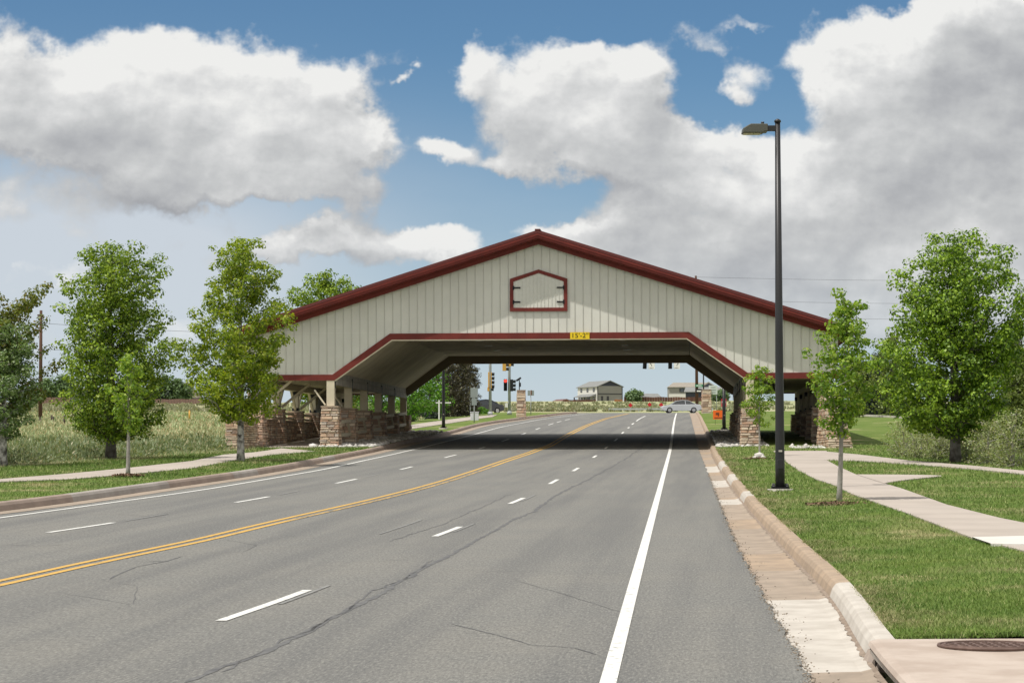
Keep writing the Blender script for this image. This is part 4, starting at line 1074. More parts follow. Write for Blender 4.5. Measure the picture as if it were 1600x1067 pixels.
# left verge
Y = pow_y(120000, 36, 98, 2); s = rs.uniform(0, 1, len(Y)); X = kB(Y) + (kL(Y) - .26 - kB(Y)) * s; keep = X > -Y * .225 - 1
Y, X = Y[keep], X[keep]; P = off_paving(np.stack([X, Y, profv(Y) + .135], 1)); sc = P[:, 1] / 30
_ang = (P[:, 0] - GX) * math.cos(GA) - (P[:, 1] - GY) * math.sin(GA); P = P[~((P[:, 1] > 98.3) & (_ang > -12.4))]; sc = P[:, 1] / 30
blades('verge_grass', P, .045 * rs.uniform(.5, 1.3, len(P)) * sc ** .7, .006 * sc * rs.uniform(.7, 1.3, len(P)), bl_lawn, rs, .5, 'mown green grass of the left-hand verge between road and meadow')
# meadow, left and right
def meadow(n, ya, yb, h, w, fx, label, m=bl_mead, name='meadow_grass'):
    Y = pow_y(n, ya, yb, 2); X = fx(Y); P = np.stack([X, Y, profv(Y) + .08], 1); P = off_paving(P)
    g = .5 + .5 * np.sin(P[:, 0] * .9 + 2 * np.sin(P[:, 1] * .23)) * np.sin(P[:, 1] * .31 + P[:, 0] * .2)
    return blades(name, P, h * (.45 + .9 * g) * rs.uniform(.5, 1.2, len(P)) * np.clip(P[:, 1] / 110, .7, 1.3), w * (P[:, 1] / 90) * rs.uniform(.7, 1.4, len(P)), m, rs, .38, label)
def leftx(Y):
    s = rs.uniform(0, 1, len(Y)); lo = -Y * .225 - 3; return lo + (kB(Y) - .1 - lo) * s
meadow(110000, 62, 122, .25, .03, leftx, 'tall green-grey meadow grass in the dip behind the left path')
meadow(60000, 118, 262, .24, .04, leftx, 'short tan prairie grass on the slope behind the left meadow', name='prairie_grass')
sage = leaf_mat('sage_leaf', (.14, .18, .09), (.25, .30, .17), (.36, .34, .22), .2, vs=.4)
# sage-like ground cover clumps in the left meadow: too many to count
def cover(name, n, ya, yb, fx, hh, m, label, per=40, lf=.09):
    Y = pow_y(n, ya, yb, 1); X = fx(Y); C = off_paving(np.stack([X, Y, profv(Y) + .1], 1)); N = len(C); R_ = rs.uniform(.25, .6, N) * hh
    idx = np.repeat(np.arange(N), per); M = len(idx); d = rs.normal(size=(M, 3)); d /= np.linalg.norm(d, axis=1)[:, None]; d[:, 2] = np.abs(d[:, 2])
    P = C[idx] + d * (R_[idx] * rs.uniform(.4, 1, M) ** .5)[:, None] * np.array([1.2, 1.2, 1.1])
    ax = d * .6 + np.array([0, 0, .8]) + rs.normal(size=(M, 3)) * .5; ax /= np.linalg.norm(ax, axis=1)[:, None]; sd = np.cross(ax, rs.normal(size=(M, 3))); sd /= np.linalg.norm(sd, axis=1)[:, None]
    s = lf * rs.uniform(.6, 1.3, M)[:, None] * np.clip(P[:, 1:2] / 90, .8, 3)
    V = np.stack([P - ax * s, P + sd * s * .3, P + ax * s, P - sd * s * .3], 1).reshape(-1, 3)
    o = npmesh(name, V, (np.arange(M) * 4)[:, None] + np.array([0, 1, 2, 3]), m); tag(o, label, 'undergrowth', kind='stuff')
cover('meadow_undergrowth', 800, 70, 104, lambda Y: np.minimum(leftx(Y), kB(Y) - 1.2), 1.05, sage, 'low grey-green undergrowth massed in the left meadow', 46, .085)
cover('hill_scrub', 2600, 268 + 34, 560, lambda Y: rs.uniform(-.24, .24, len(Y)) * Y, .8, leaf_mat('hill_scrub_leaf', (.20, .225, .13), (.32, .32, .20), (.38, .35, .24), .15, vs=.15), 'pale green-tan scrub on the rise beyond the crossing', 26, .11)
def rightx(Y): return Y * .142 + 1.5 + rs.uniform(0, 1, len(Y)) * Y * .10
meadow(26000, 86, 118, .75, .05, lambda Y: Y * .158 + rs.uniform(0, 1, len(Y)) * Y * .08 + .1 * (Y - 86), 'tall pale reeds and grass behind the right path', name='reed_grass')

# ------------------------------------------------------------------ street lamps
lampm = mat('dark_bronze_metal', (.035, .035, .037), .42, metal=.5, spec=.5)
lampm2 = mat('grey_bronze_housing', (.10, .10, .085), .5, metal=.3)
def lamp(px, py, H, label, head=-1, dz=.16):
    g = gnd(px, py, dz); H = (ray(px, 190).z * g.y - g.z) if H == 'auto' else H; root = empty('street_lamp', g, 0, label, 'street lamp', 'street lamps')
    mb = MB(); mb.tube([(0, 0, -.3), (0, 0, .03)], [.26, .26], 20); mb.build('footing', whiteconc, root, bevel=.01)
    mb = MB(); mb.box((0, 0, .045), (.34, .34, .03)); 
    for a in (-1, 1):
        for b in (-1, 1): mb.tube([(a * .13, b * .13, .04), (a * .13, b * .13, .14)], [.018, .018], 8); mb.tube([(a * .13, b * .13, .06), (a * .13, b * .13, .095)], [.032, .032], 6)
    mb.build('base_plate', lampm, root)
    mb = MB(); mb.tube([(0, 0, .06), (0, 0, .5), (0, 0, 3), (0, 0, H - .02)], [.095, .093, .078, .052], 20); mb.build('pole', lampm, root)
    mb = MB(); mb.box((0, -.088, .52), (.11, .03, .19)); mb.build('hand_hole_cover', lampm, root, bevel=.01)
    mb = MB(); mb.box((0, -.094, .78), (.07, .006, .035)); mb.build('pole_tag', whiteconc, root)
    mb = MB(); mb.tube([(0, 0, H - .02), (0, 0, H + .02), (0, 0, H + .05)], [.068, .066, .02], 16); mb.build('pole_cap', lampm, root)
    mb = MB(); s = head; mb.box((s * .13, 0, H - .14), (.19, .07, .115)); mb.build('arm', lampm, root, bevel=.01)
    hd = MB(); z = H - .14
    pr = [(s * .21, z + .075), (s * .55, z + .078), (s * .70, z - .01), (s * .715, z - .105), (s * .30, z - .105), (s * .28, z - .08), (s * .21, z - .08)]
    hd.prism(pr, 'y', -.17, .17); ho = hd.build('lamp_head', lampm2, root, bevel=.02)
    mb = MB(); mb.box((s * .52, 0, z - .11), (.34, .24, .02)); mb.build('lens', mat('lamp_lens', (.42, .36, .24), .25, spec=.6), ho)
    mb = MB(); mb.tube([(s * .30, 0, z + .08), (s * .30, 0, z + .13)], [.028, .035], 12); mb.build('photocell', lampm, ho)
    return root
lamp(1219, 766, 'auto', 'tall dark street lamp on the right lawn, its box head pointing left')
lamp(693, 669.5, 8.2, 'dark lamp pole seen through the arch beside the white sign post', head=1)
lamp(1131.5, 672, 3.0, 'dark pole carrying a red sign just inside the right of the arch', head=1)
g = gnd(1131.5, 671, .16)
sg = empty('no_parking_sign', (g.x - .02, g.y - .13, ray(1131, 629).z * g.y), 0, 'small red sign with white lettering fixed to the pole at the right of the arch', 'sign')
mb = MB(); mb.box((0, 0, 0), (.28, .01, .42)); mb.build('sign_plate', mat('sign_red', (.62, .05, .08), .5), sg)
mb = MB(); mb.box((0, -.008, .03), (.22, .004, .10)); mb.build('sign_band', mat('sign_white', (.78, .78, .76), .5), sg)
signw = MATS['sign_white']; signg = mat('sign_green', (.02, .22, .11), .5); steel = mat('galvanised_steel', (.42, .44, .45), .55, metal=.1, var=(.36, .38, .39), vscale=4); steelback = mat('sign_back_aluminium', (.30, .34, .33), .5, metal=.4)

# mulch rings at the sapling feet
mul = mat('brown_mulch', (.16, .10, .065), .95, island=.4)
for (px, py, w, lab) in ((1311, 790, .55, 'brown mulch ring round the tall right sapling'), (200, 744.5, .38, 'brown mulch ring round the left sapling'), (1187, 718, .5, 'brown mulch ring round the small sapling by the kerb')):
    g = gnd(px, py, .15); V = []; Fc = []; n = 0
    M = 900; a = rs.uniform(0, 6.28, M); r_ = w * np.sqrt(rs.uniform(0, 1, M)); C = np.stack([g.x + r_ * np.cos(a), g.y + r_ * np.sin(a), np.full(M, g.z) + rs.uniform(0, .035, M) + .03 * (1 - r_ / w)], 1)
    nr = rs.normal(size=(M, 3)) * .4 + np.array([0, 0, 1]); nr /= np.linalg.norm(nr, axis=1)[:, None]; tg = np.cross(nr, rs.normal(size=(M, 3))); tg /= np.linalg.norm(tg, axis=1)[:, None]; b2 = np.cross(nr, tg)
    V = np.stack([C - tg * .05 - b2 * .015, C + tg * .05 - b2 * .015, C + tg * .05 + b2 * .015, C - tg * .05 + b2 * .015], 1).reshape(-1, 3)
    tag(npmesh('mulch', V, (np.arange(M) * 4)[:, None] + np.array([0, 1, 2, 3]), mul), lab, 'mulch', kind='stuff')
g = gnd(1187, 717.5, .15)
for i, (dx, dy, s) in enumerate(((-.12, -.05, .13), (.08, -.12, .12), (.16, .05, .11), (0, .14, .12), (0, -.02, .15))):
    tag(rocks('white_rock', [(g.x + dx, g.y + dy, g.z + (.08 if i == 4 else 0), s)], rock_m, rs), 'white rock heaped at the foot of the small sapling by the kerb', 'rock', 'white rocks at the small sapling')

# ------------------------------------------------------------------ storm drain at the lower right
def drain():
    ya = inlet_a; yb = ya - 4.2; x0 = lambda Y: kerbR(Y) + .02
    root = empty('storm_drain', (kerbR(ya), ya, prof(ya)), 0, 'concrete storm drain box with dark kerb slot and round iron cover', 'storm drain')
    off = Vector(root.location)
    conc = mat('drain_slab_concrete', (.47, .40, .345), .85, var=(.38, .31, .26), vscale=2.6, bump=.003, bscale=25, detail=8)
    mb = MB(); n = 14
    pts = [yb + (ya - yb) * i / n for i in range(n + 1)]
    def sect(Y): # cross-section of the slab with a rounded nose
        z = prof(Y) + .155
        return [(x0(Y) + .07, z - .075), (x0(Y) + .0, z - .07), (x0(Y) - .02, z - .04), (x0(Y) - .005, z - .012), (x0(Y) + .05, z), (x0(Y) + 3.5, z + .01), (x0(Y) + 3.5, z - .09)]
    vs = []
    for Y in pts: vs += [(a - off.x, Y - off.y, b - off.z) for a, b in sect(Y)]
    k = 7; fs = [(i * k + j, i * k + j + 1, (i + 1) * k + j + 1, (i + 1) * k + j) for i in range(n) for j in range(k - 1)] + [tuple(range(k)), tuple(n * k + j for j in range(k))]
    mb.add(vs, fs); mb.build('slab', conc, root, fix=True)
    steelr = mat('rusty_steel_angle', (.30, .27, .24), .6, metal=.4, var=(.42, .38, .33), vscale=8)
    a = Vector((x0(ya) + .0, ya, prof(ya) + .07)) - off; b = Vector((x0(yb) + .0, yb, prof(yb) + .07)) - off
    m2 = MB(); m2.bar(a, b, .02, .035); m2.build('nosing_angle', steelr, root)
    m2 = MB(); inner = mat('drain_inside', (.07, .062, .055), .95)
    m2.box2((.45, -4.2, -.5), (.55, 0, -.03)); m2.box2((-.02, -4.2, -.55), (.5, 0, -.5)); m2.build('chamber', inner, root)
    # sloping throat block at the start of the opening
    m2 = MB(); m2.prism([(.0, -.02), (.0, .06), (-.03, .0), (-.10, -.02)], 'y', -.35, -.02); 
    m2.add([(-.05, .0, -.02), (.12, .0, -.02), (.12, .0, .085), (.0, .0, .085), (.0, -.42, -.05), (.14, -.42, -.05), (.14, -.42, .07), (.06, -.42, .07)], [(0, 1, 2, 3), (4, 7, 6, 5), (0, 3, 7, 4), (1, 5, 6, 2), (3, 2, 6, 7), (0, 4, 5, 1)]); m2.build('throat', mat('throat_concrete', (.36, .30, .25), .9, var=(.28, .23, .2), vscale=6), root)
    # cover
    c = gnd(1547, 1008, .165); cx, cy, cz = c - off; Rr = .34
    iron = mat('rusty_cast_iron', (.13, .085, .07), .75, metal=.4, var=(.19, .13, .11), vscale=14, bump=.002, bscale=60)
    m2 = MB(); m2.tube([(cx, cy, cz - .03), (cx, cy, cz + .006)], [Rr, Rr], 48); cv = m2.build('cover', iron, root)
    m2 = MB()
    for i in range(-4, 5):
        for j in range(-4, 5):
            if math.hypot(i, j) < 4.2: 
                m2.box((cx + i * .065, cy + j * .065, cz + .009), (.045, .012, .005), Matrix.Rotation(.78 if (i + j) % 2 else -.78, 3, 'Z'))
    m2.tube([(cx + Rr * .93 * math.cos(q * math.pi / 24), cy + Rr * .93 * math.sin(q * math.pi / 24), cz + .008) for q in range(49)], .008, 6); m2.build('cover_pattern', iron, cv)
    m2 = MB(); m2.tube([(cx + (Rr + .02) * math.cos(q * math.pi / 24), cy + (Rr + .02) * math.sin(q * math.pi / 24), cz + .001) for q in range(49)], .012, 6); m2.build('cover_ring', iron, root)
drain()

# ------------------------------------------------------------------ things beyond the canopy
def root_at(name, px, py, label, cat, dz=.13, group=None, rz=0, Y=None):
    g = gnd(px, py, dz) if Y is None else Vector((ray(px, py).x * Y, Y, prof(Y) + dz))
    return empty(name, g, rz, label, cat, group), ppm(g.y), g
wp = mat('white_painted_timber', (.72, .72, .70), .6)
r_, s, g = root_at('sign_post', 686, 655.5, 'white yard-sign post with one arm, left of the far lamp pole', 'sign post')
mb = MB(); mb.box((0, 0, .65), (.10, .10, 1.36)); mb.build('post', wp, r_); mb = MB(); mb.box((.36, 0, 1.15), (.92, .06, .08)); mb.build('arm', wp, r_); mb = MB(); mb.box((-.16, 0, 1.15), (.12, .06, .08)); mb.build('arm_end', wp, r_)
def road_sign(px, py, panels, label, h, m_post=steel, dz=.13):
    r_, s, g = root_at('road_sign', px, py, label, 'sign', dz)
    mb = MB(); mb.tube([(0, 0, -.2), (0, 0, h / s)], [.04, .04], 8); mb.build('post', m_post, r_)
    for (dx, top, w, hh, m) in panels:
        mb = MB(); mb.box((dx / s, -.06, (top - hh / 2) / s), (w / s, .015, hh / s)); mb.build('panel', m, r_)
    return r_, s
road_sign(741, 660, [(0, 54, 11.5, 15, steelback), (0, 38, 8, 11, steelback)], 'grey road sign with two stacked panels left of the traffic signals', 55)
r_, s, g = root_at('utility_box', 741.5, 657, 'small pale box on the grass at the foot of the stacked road sign', 'utility box'); mb = MB(); mb.box((0, 0, .27), (.55, .35, .55)); mb.box((0, 0, .56), (.6, .4, .04)); mb.build('box', mat('pale_grey_box', (.62, .63, .68), .5), r_, bevel=.02)
road_sign(829.5, 648, [(-3, 38, 4, 8, steelback), (.5, 38.5, 2.4, 8, mat('sign_brown', (.30, .17, .12), .6)), (3, 38, 4, 8, steelback)], 'pale back-to-front road sign right of the stone monument pillar', 38)
road_sign(735, 650, [(0, 34, 5, 10, steelback)], 'small dark road sign left of the parked car', 34)
# signals
sigy = mat('signal_yellow', (.58, .33, .07), .5); sigb = mat('signal_black', (.012, .013, .015), .5); sigr = mat('signal_red_lit', (.8, .05, .03), .4)
def emis(m, c, e):
    b = m.node_tree.nodes['Principled BSDF']; b.inputs['Emission Color'].default_value = (*c, 1); b.inputs['Emission Strength'].default_value = e
emis(sigr, (1, .08, .05), 1.2)
def signal_head(root, x, z, n, s, face, back=sigy, name='signal_head', lit=None):
    """n sections; face: 'left','right','front' (towards the camera) or 'away'"""
    h = n * .33; mb = MB(); mb.box((x, 0, z), (.30, .20, h)); hd = mb.build(name, back if face != 'front' else sigb, root, bevel=.02)
    for i in range(n):
        zz = z + h / 2 - .165 - i * .33; mb = MB()
        dx, dy = {'right': (1, 0), 'left': (-1, 0), 'front': (0, -1), 'away': (0, 1)}[face]
        a = Vector((x + dx * .15, dy * .10, zz)); b = a + Vector((dx * .22, dy * .22, -.02)); mb.tube([a, b], [.125, .13], 12, cap=False); mb.build('visor', sigb, hd)
        if lit == i:
            mb = MB(); mb.tube([a, a + Vector((dx * .02, dy * .02, 0))], [.145, .145], 12); mb.build('lamp', sigr, hd)
    return hd
def mast(px, py, label, H, r=.11):
    root, s, g = root_at('signal_pole', px, py, label, 'traffic signal', Y=None); mb = MB(); mb.tube([(0, 0, -.2), (0, 0, H)], [r * 1.15, r * .85], 14); mb.build('pole', steel, root); mb = MB(); mb.tube([(0, 0, 0), (0, 0, .3)], [r * 1.9, r * 1.7], 14); mb.build('base', steel, root)
    return root, s, g
r1, s, g = mast(766, 649, 'left grey signal pole carrying yellow side-facing signals', 9.0)
zz = lambda y, g: ray(766, y).z * g.y - g.z
signal_head(r1, -.02, zz(594, g), 4, s, 'right'); signal_head(r1, -.08, zz(608, g), 1, s, 'right')
mb = MB(); mb.bar((0, 0, 7.6), (5.5, 4, 8.1), .14, .14); mb.build('mast_arm', steel, r1)
signal_head(r1, 1.15, zz(570, g), 3, s, 'right')
signal_head(r1, 1.55, zz(563, g), 3, s, 'right')
r2, s, g = mast(796, 648, 'right grey signal pole carrying one lit red signal', 9.2)
signal_head(r2, -.33, zz(601.5, g), 3, s, 'front', lit=0); signal_head(r2, .17, zz(602, g), 3, s, 'right', back=sigb)
mb = MB(); mb.bar((0, 0, 7.9), (0, -9, 8.2), .14, .14); mb.build('mast_arm', steel, r2)
mb = MB(); mb.box((-.25, -.05, zz(633, g)), (.25, .25, .35)); mb.build('push_button_box', wp, r2)
# right mast arm: its hanging signals and lane signs show below the rear frame
r3, s, g = mast(1099.5, 642, 'dark signal pole beside the utility pole, its arm carrying lane signs', 8.0, .09)
z3 = lambda y: ray(1050, y).z * g.y - g.z
for n_ in ('pole', 'base'):
    for c_ in r3.children:
        if c_.name.startswith(n_): c_.data.materials[0] = lampm
mb = MB(); mb.tube([(0, 0, z3(551)), (-108 / s, 0, z3(549))], [.10, .05], 10); mb.build('mast_arm', lampm, r3)
for (xa, arrow) in ((1008, 'L'), (1047.5, 'R')):
    x = (xa - 1099.5) / s; mb = MB(); mb.box((x, 0, z3(568)), (.5, .2, 1.35), Matrix.Rotation(.06 if arrow == 'L' else 0, 3, 'Y')); hd = mb.build('signal_head', sigb, r3, bevel=.03)
    for i in range(3):
        mb = MB(); a = Vector((x, -.1, z3(568) + .4 - .4 * i)); mb.tube([a, a + Vector((0, -.24, -.03))], [.16, .165], 12, cap=False); mb.build('visor', sigb, hd)
    xs = x + 10.5 / s; mb = MB(); mb.box((xs, -.02, z3(571.5)), (9.5 / s, .02, .82)); pl = mb.build('lane_sign', signw, r3)
    mb = MB(); sg_ = -1 if arrow == 'L' else 1; zc = z3(571.5) + .1
    mb.bar((xs, -.04, zc - .16), (xs, -.04, zc + .05), .05, .01, up=Vector((0, 1, 0))); mb.bar((xs, -.04, zc + .03), (xs + sg_ * .12, -.04, zc + .16), .05, .01, up=Vector((0, 1, 0)))
    mb.prism([(xs + sg_ * .06, zc + .2), (xs + sg_ * .19, zc + .23), (xs + sg_ * .18, zc + .09)], 'y', -.045, -.035); mb.build('arrow', sigb, pl)
    text_obj('lettering', 'ONLY', .17, sigb, pl, (xs, -.045, z3(571.5) - .27), ext=.002)
# street-name and route signs on the utility pole
ub = mat('brown_utility_pole', (.105, .055, .038), .9, var=(.07, .04, .03), vscale=3, aniso=(1, 1, .1))
up_, s, g = root_at('utility_pole', 1089, 640, 'brown timber utility pole rising behind the right side of the roof', 'utility pole')
H = ray(1087, 431).z * g.y - g.z
mb = MB(); mb.tube([(0, 0, -.3), (-.06, 0, H)], [.24, .15], 12); mb.build('pole', ub, up_)
mb = MB(); mb.box((-.06, 0, H - .45), (.12, 2.6, .12)); mb.build('crossarm', ub, up_)
zq = lambda y: ray(1090, y).z * g.y - g.z
for dx, y, w, h, m, nm in ((5, 602.5, 12, 4, signg, 'street_name_sign'), (5, 611, 9, 7, sigb, 'route_sign')):
    q = tag(empty(nm, (g.x + dx / s * .6, g.y - .35, g.z + zq(y)), 0), {'street_name_sign': 'thin green street name blade on the brown utility pole', 'route_sign': 'black plate below the green street name blade'}[nm], 'sign')
    mb = MB(); mb.box((0, 0, 0), (w / s, .02, h / s)); mb.build('sign_plate', m, q)
    mb = MB(); mb.box((0, -.014, 0), (w / s * .72, .004, h / s * .28)); mb.build('sign_band', signw, q)
# overhead wires running right and left from the pole tops
wire_m = mat('wire', (.03, .03, .035), .6)
up2, s2, g2 = root_at('utility_pole', 63, 655, 'tall dark utility pole seen through the trees at far left', 'utility pole')
H2 = ray(63, 485).z * g2.y - g2.z
mb = MB(); mb.tube([(0, 0, -.3), (0, 0, H2)], [.15, .10], 12); mb.build('pole', ub, up2); mb = MB(); mb.box((0, 0, H2 - .4), (.1, 2.2, .1)); mb.build('crossarm', ub, up2)
for i, (ya, yb, lab) in enumerate(((433, 436, 'topmost thin overhead wire right of the utility pole'), (468, 473, 'middle thin overhead wire right of the utility pole'), (492, 498, 'lowest thin overhead wire right of the utility pole'))):
    a = at(1087, ya, g.y); b = at(1700, yb, g.y + 10); mb = MB(); P = []
    for k in range(25):
        q = a.lerp(b, k / 24); q.z -= .35 * math.sin(k / 24 * math.pi); P.append(q)
    mb.tube(P, .016, 5); tag(mb.build('overhead_wire', wire_m), lab, 'wire', 'overhead wires')
for i, y in enumerate((505, 545)):
    a = Vector((g2.x, g2.y, ray(63, y).z * g2.y)); b = at(-160, y + 4, g2.y); c = at(560, y + 12, g2.y + 60)
    mb = MB(); mb.tube([a.lerp(b, k / 8) for k in range(9)][::-1] + [a.lerp(c, k / 20) - Vector((0, 0, .4 * math.sin(k / 20 * math.pi))) for k in range(1, 21)], .012, 5); tag(mb.build('overhead_wire', wire_m), ['upper thin wire from the far-left utility pole', 'lower thin wire from the far-left utility pole'][i], 'wire', 'overhead wires')
# stone monument pillars
for (px, py, yt, w, lab) in ((814.5, 652, 608, 12, 'stone monument pillar left of the road beyond the arch'), (1104, 646, 607, 12.5, 'stone monument pillar right of the road beyond the arch')):
    r_, s, g = root_at('monument_pillar', px, py, lab, 'pillar'); h = ray(px, yt).z * g.y - g.z; mb = MB(); hw = w / 2 / s
    stone_block(mb, (-hw - .05, -hw), (hw + .05, hw), -.1, h - .12, (-hw, -hw), (hw, hw), 1.6, True); mb.build('stonework', SM, r_)
r_, s, g = root_at('path_light', 811.5, 651.5, 'slim black floodlight post in front of the left monument pillar', 'light post'); h = ray(811, 594).z * g.y - g.z
mb = MB(); mb.tube([(0, -.7, -.1), (0, -.7, h)], [.04, .035], 8); mb.build('post', darkiron, r_); mb = MB(); mb.box((-.05, -.7, h + .05), (.42, .2, .14), Matrix.Rotation(-.6, 3, 'Y')); mb.build('lamp_head', darkiron, r_, bevel=.02); mb = MB(); mb.box((.05, -.7, h - .35), (.14, .2, .3)); mb.build('bracket', darkiron, r_)
r_, s, g = root_at('notice_board', 1114.5, 646, 'pale green-white notice board on two thin posts by the right pillar', 'sign'); z = ray(1114, 609).z * g.y - g.z
mb = MB(); mb.box((0, .1, z), (13.5 / s, .04, 14 / s)); mb.build('board', mat('notice_board_pale', (.58, .64, .60), .6), r_)
mb = MB()
for k in (-1, 0, 1): mb.box((0, .072, z + k * .22), (9 / s * (1 - .15 * abs(k)), .006, .05))
mb.build('text_lines', steelback, r_)
for dx in (-5.5, 5.5): mb = MB(); mb.tube([(dx / s, .14, -.2), (dx / s, .14, z + .4)], [.03, .03], 6); mb.build('post', steel, r_)
# orange sign
r_, s, g = root_at('yard_sign', 1123, 664, 'bright orange yard sign on the grass beyond the right wing', 'sign'); mb = MB(); mb.box((0, 0, .60), (17.5 / s, .02, 14 / s)); mb.build('panel', mat('sign_orange', (.85, .15, .02), .5), r_)
mb = MB(); mb.box((-.07, -.014, .66), (.20, .005, .14)); mb.box((-.02, -.014, .56), (.06, .005, .10)); mb.build('emblem', mat('emblem_brown', (.16, .05, .02), .6), r_)
for dx in (-.2, .2): mb = MB(); mb.tube([(dx, .02, -.1), (dx, .02, .5)], [.008, .008], 6); mb.build('leg', darkiron, r_)
mb = MB(); mb.box((0, -.014, .42), (.5, .005, .05)); mb.build('text_line', MATS['emblem_brown'], r_)
# end-of-road markers across the junction
for i, (px, py) in enumerate(((985, 633), (1015, 632), (1033, 632.5))):
    g = at(px, py, 305); r_ = empty('end_of_road_marker', (g.x, g.y, prof(305) - .2), 0, ['leftmost red diamond marker across the junction', 'middle red diamond marker across the junction', 'rightmost red diamond marker, just above the silver car bonnet'][i], 'marker', 'red diamond markers')
    h = g.z - prof(305) + .2; mb = MB(); w = 4.6 / ppm(305) * .78; mb.box((0, 0, h), (w * 1.414, .015, w * 1.414), Matrix.Rotation(math.pi / 4, 3, 'Y')); mb.build('panel', mat('marker_red', (.50, .02, .03), .5), r_)
    mb = MB(); mb.tube([(0, .04, -.2), (0, .04, h)], [.035, .035], 6); mb.build('post', steel, r_)
r_ = empty('guard_rail', (at(1000, 640, 304).x, 303.5, prof(304) - .2), 0, 'long low pale guard rail beyond the junction under the red markers', 'guard rail')
mb = MB(); mb.box((2.5, 0, .62), (13, .06, .22)); mb.build('rail', steel, r_)
for k in range(8): mb = MB(); mb.box((-3.8 + k * 1.8, .06, .3), (.1, .1, .7)); mb.build('post', steel, r_)

# ------------------------------------------------------------------ cars
glass_m = mat('dark_car_glass', (.03, .035, .04), .08, spec=.8); tyre = mat('tyre_rubber', (.02, .02, .02), .85); rim = mat('alloy_rim', (.45, .45, .47), .3, metal=.8)
def car(px, py, label, paint, rz, name='parked_car', suv=False, Y=None):
    root, s, g = root_at(name, px, py, label, 'car', .0, rz=rz, Y=Y)
    L, W = 4.55, 1.8
    if not suv: prof_b = [(-2.25, .35), (-2.27, .62), (-2.15, .80), (-1.35, .92), (-.9, .95), (1.45, .98), (2.1, .95), (2.25, .75), (2.27, .38), (1.9, .25), (-1.9, .25)]; gh = [(-1.25, .93), (-.55, 1.36), (.1, 1.45), (.75, 1.40), (1.65, .99)]
    else: prof_b = [(-2.25, .40), (-2.27, .75), (-2.15, .95), (-1.35, 1.05), (2.2, 1.08), (2.27, .8), (2.27, .42), (1.9, .3), (-1.9, .3)]; gh = [(-1.25, 1.04), (-.7, 1.58), (.1, 1.68), (1.9, 1.62), (2.2, 1.07)]
    mb = MB(); n = len(prof_b); secs = [(-.90, .93), (-.86, 1.0), (.86, 1.0), (.90, .93)]; vs = []
    for yy, k in secs: vs += [(x * (1 if abs(x) < 2 else k * 1.0), yy, z if z < .5 else .5 + (z - .5) * k) for x, z in prof_b]
    fs = [tuple(range(n)), tuple(3 * n + i for i in reversed(range(n)))] + [(j * n + i, (j + 1) * n + i, (j + 1) * n + (i + 1) % n, j * n + (i + 1) % n) for j in range(3) for i in range(n)]
    mb.add(vs, fs); body = mb.build('body', paint, root, bevel=.05)
    m = len(gh); mb = MB(); wg = [(-.80, 0), (-.62, 1), (.62, 1), (.80, 0)]
    zb = gh[0][1] - .01
    def gpt(yy0, yy1): return None
    vs = []
    for sg in (-1, 1):
        for x, z in gh: vs.append((x, sg * (.82 - (z - zb) * .38), z))
    mb.add(vs, [tuple(range(m)), tuple(reversed(range(m, 2 * m)))] + [(i, m + i, m + (i + 1) % m, (i + 1) % m) for i in range(m)]); mb.build('windows', glass_m, root)
    mb = MB()
    top = [p for p in gh[1:-1]]; 
    vs = [(x, sg * (.83 - (z - zb) * .38), z + .02) for sg in (-1, 1) for x, z in top]; k = len(top); mb.add(vs, [(i, i + 1, k + i + 1, k + i) for i in range(k - 1)])
    for sg in (-1, 1):
        for (xa, za), (xb, zb2) in ((gh[0], gh[1]), (gh[-1], gh[-2]), ((.45, gh[0][1]), (.4, gh[2][1] - .02))):
            mb.bar((xa, sg * (.83 - (za - zb) * .38), za), (xb, sg * (.83 - (zb2 - zb) * .38), zb2 + .01), .06, .05)
        for i in range(k - 1): mb.bar((top[i][0], sg * (.83 - (top[i][1] - zb) * .38), top[i][1]), (top[i + 1][0], sg * (.83 - (top[i + 1][1] - zb) * .38), top[i + 1][1]), .06, .06)
    mb.build('roof', paint, root)
    for x in (-1.38, 1.38):
        for sg in (-1, 1):
            mb = MB(); mb.tube([(x, sg * .70, .32), (x, sg * .915, .32)], [.325, .325], 20); w = mb.build('wheel', tyre, root); mb = MB(); mb.tube([(x, sg * .90, .32), (x, sg * .925, .32)], [.20, .20], 14); mb.build('rim', rim, w)
    for sg in (-1, 1):
        mb = MB(); mb.box((-2.2, sg * .62, .68), (.14, .34, .13)); mb.build('headlight', mat('headlight_glass', (.7, .72, .74), .15), root); mb = MB(); mb.box((2.2, sg * .62, .80), (.14, .34, .15)); mb.build('tail_light', mat('tail_light_red', (.35, .02, .02), .3), root)
    return root
silver = mat('silver_car_paint', (.55, .57, .60), .28, metal=.35, coat=.6); blackp = mat('black_car_paint', (.016, .020, .030), .25, coat=.8); maroon = mat('maroon_car_paint', (.10, .02, .025), .3, coat=.6)
car(1064, 645.8, 'silver saloon car crossing the junction at the top of the road', silver, R(2), 'saloon_car', Y=282)
car(752, 647, 'black car parked behind the small yellow-green bush', blackp, R(35), suv=False, Y=252)
car(742, 647, 'maroon car parked left of the black car', maroon, R(20), Y=262)

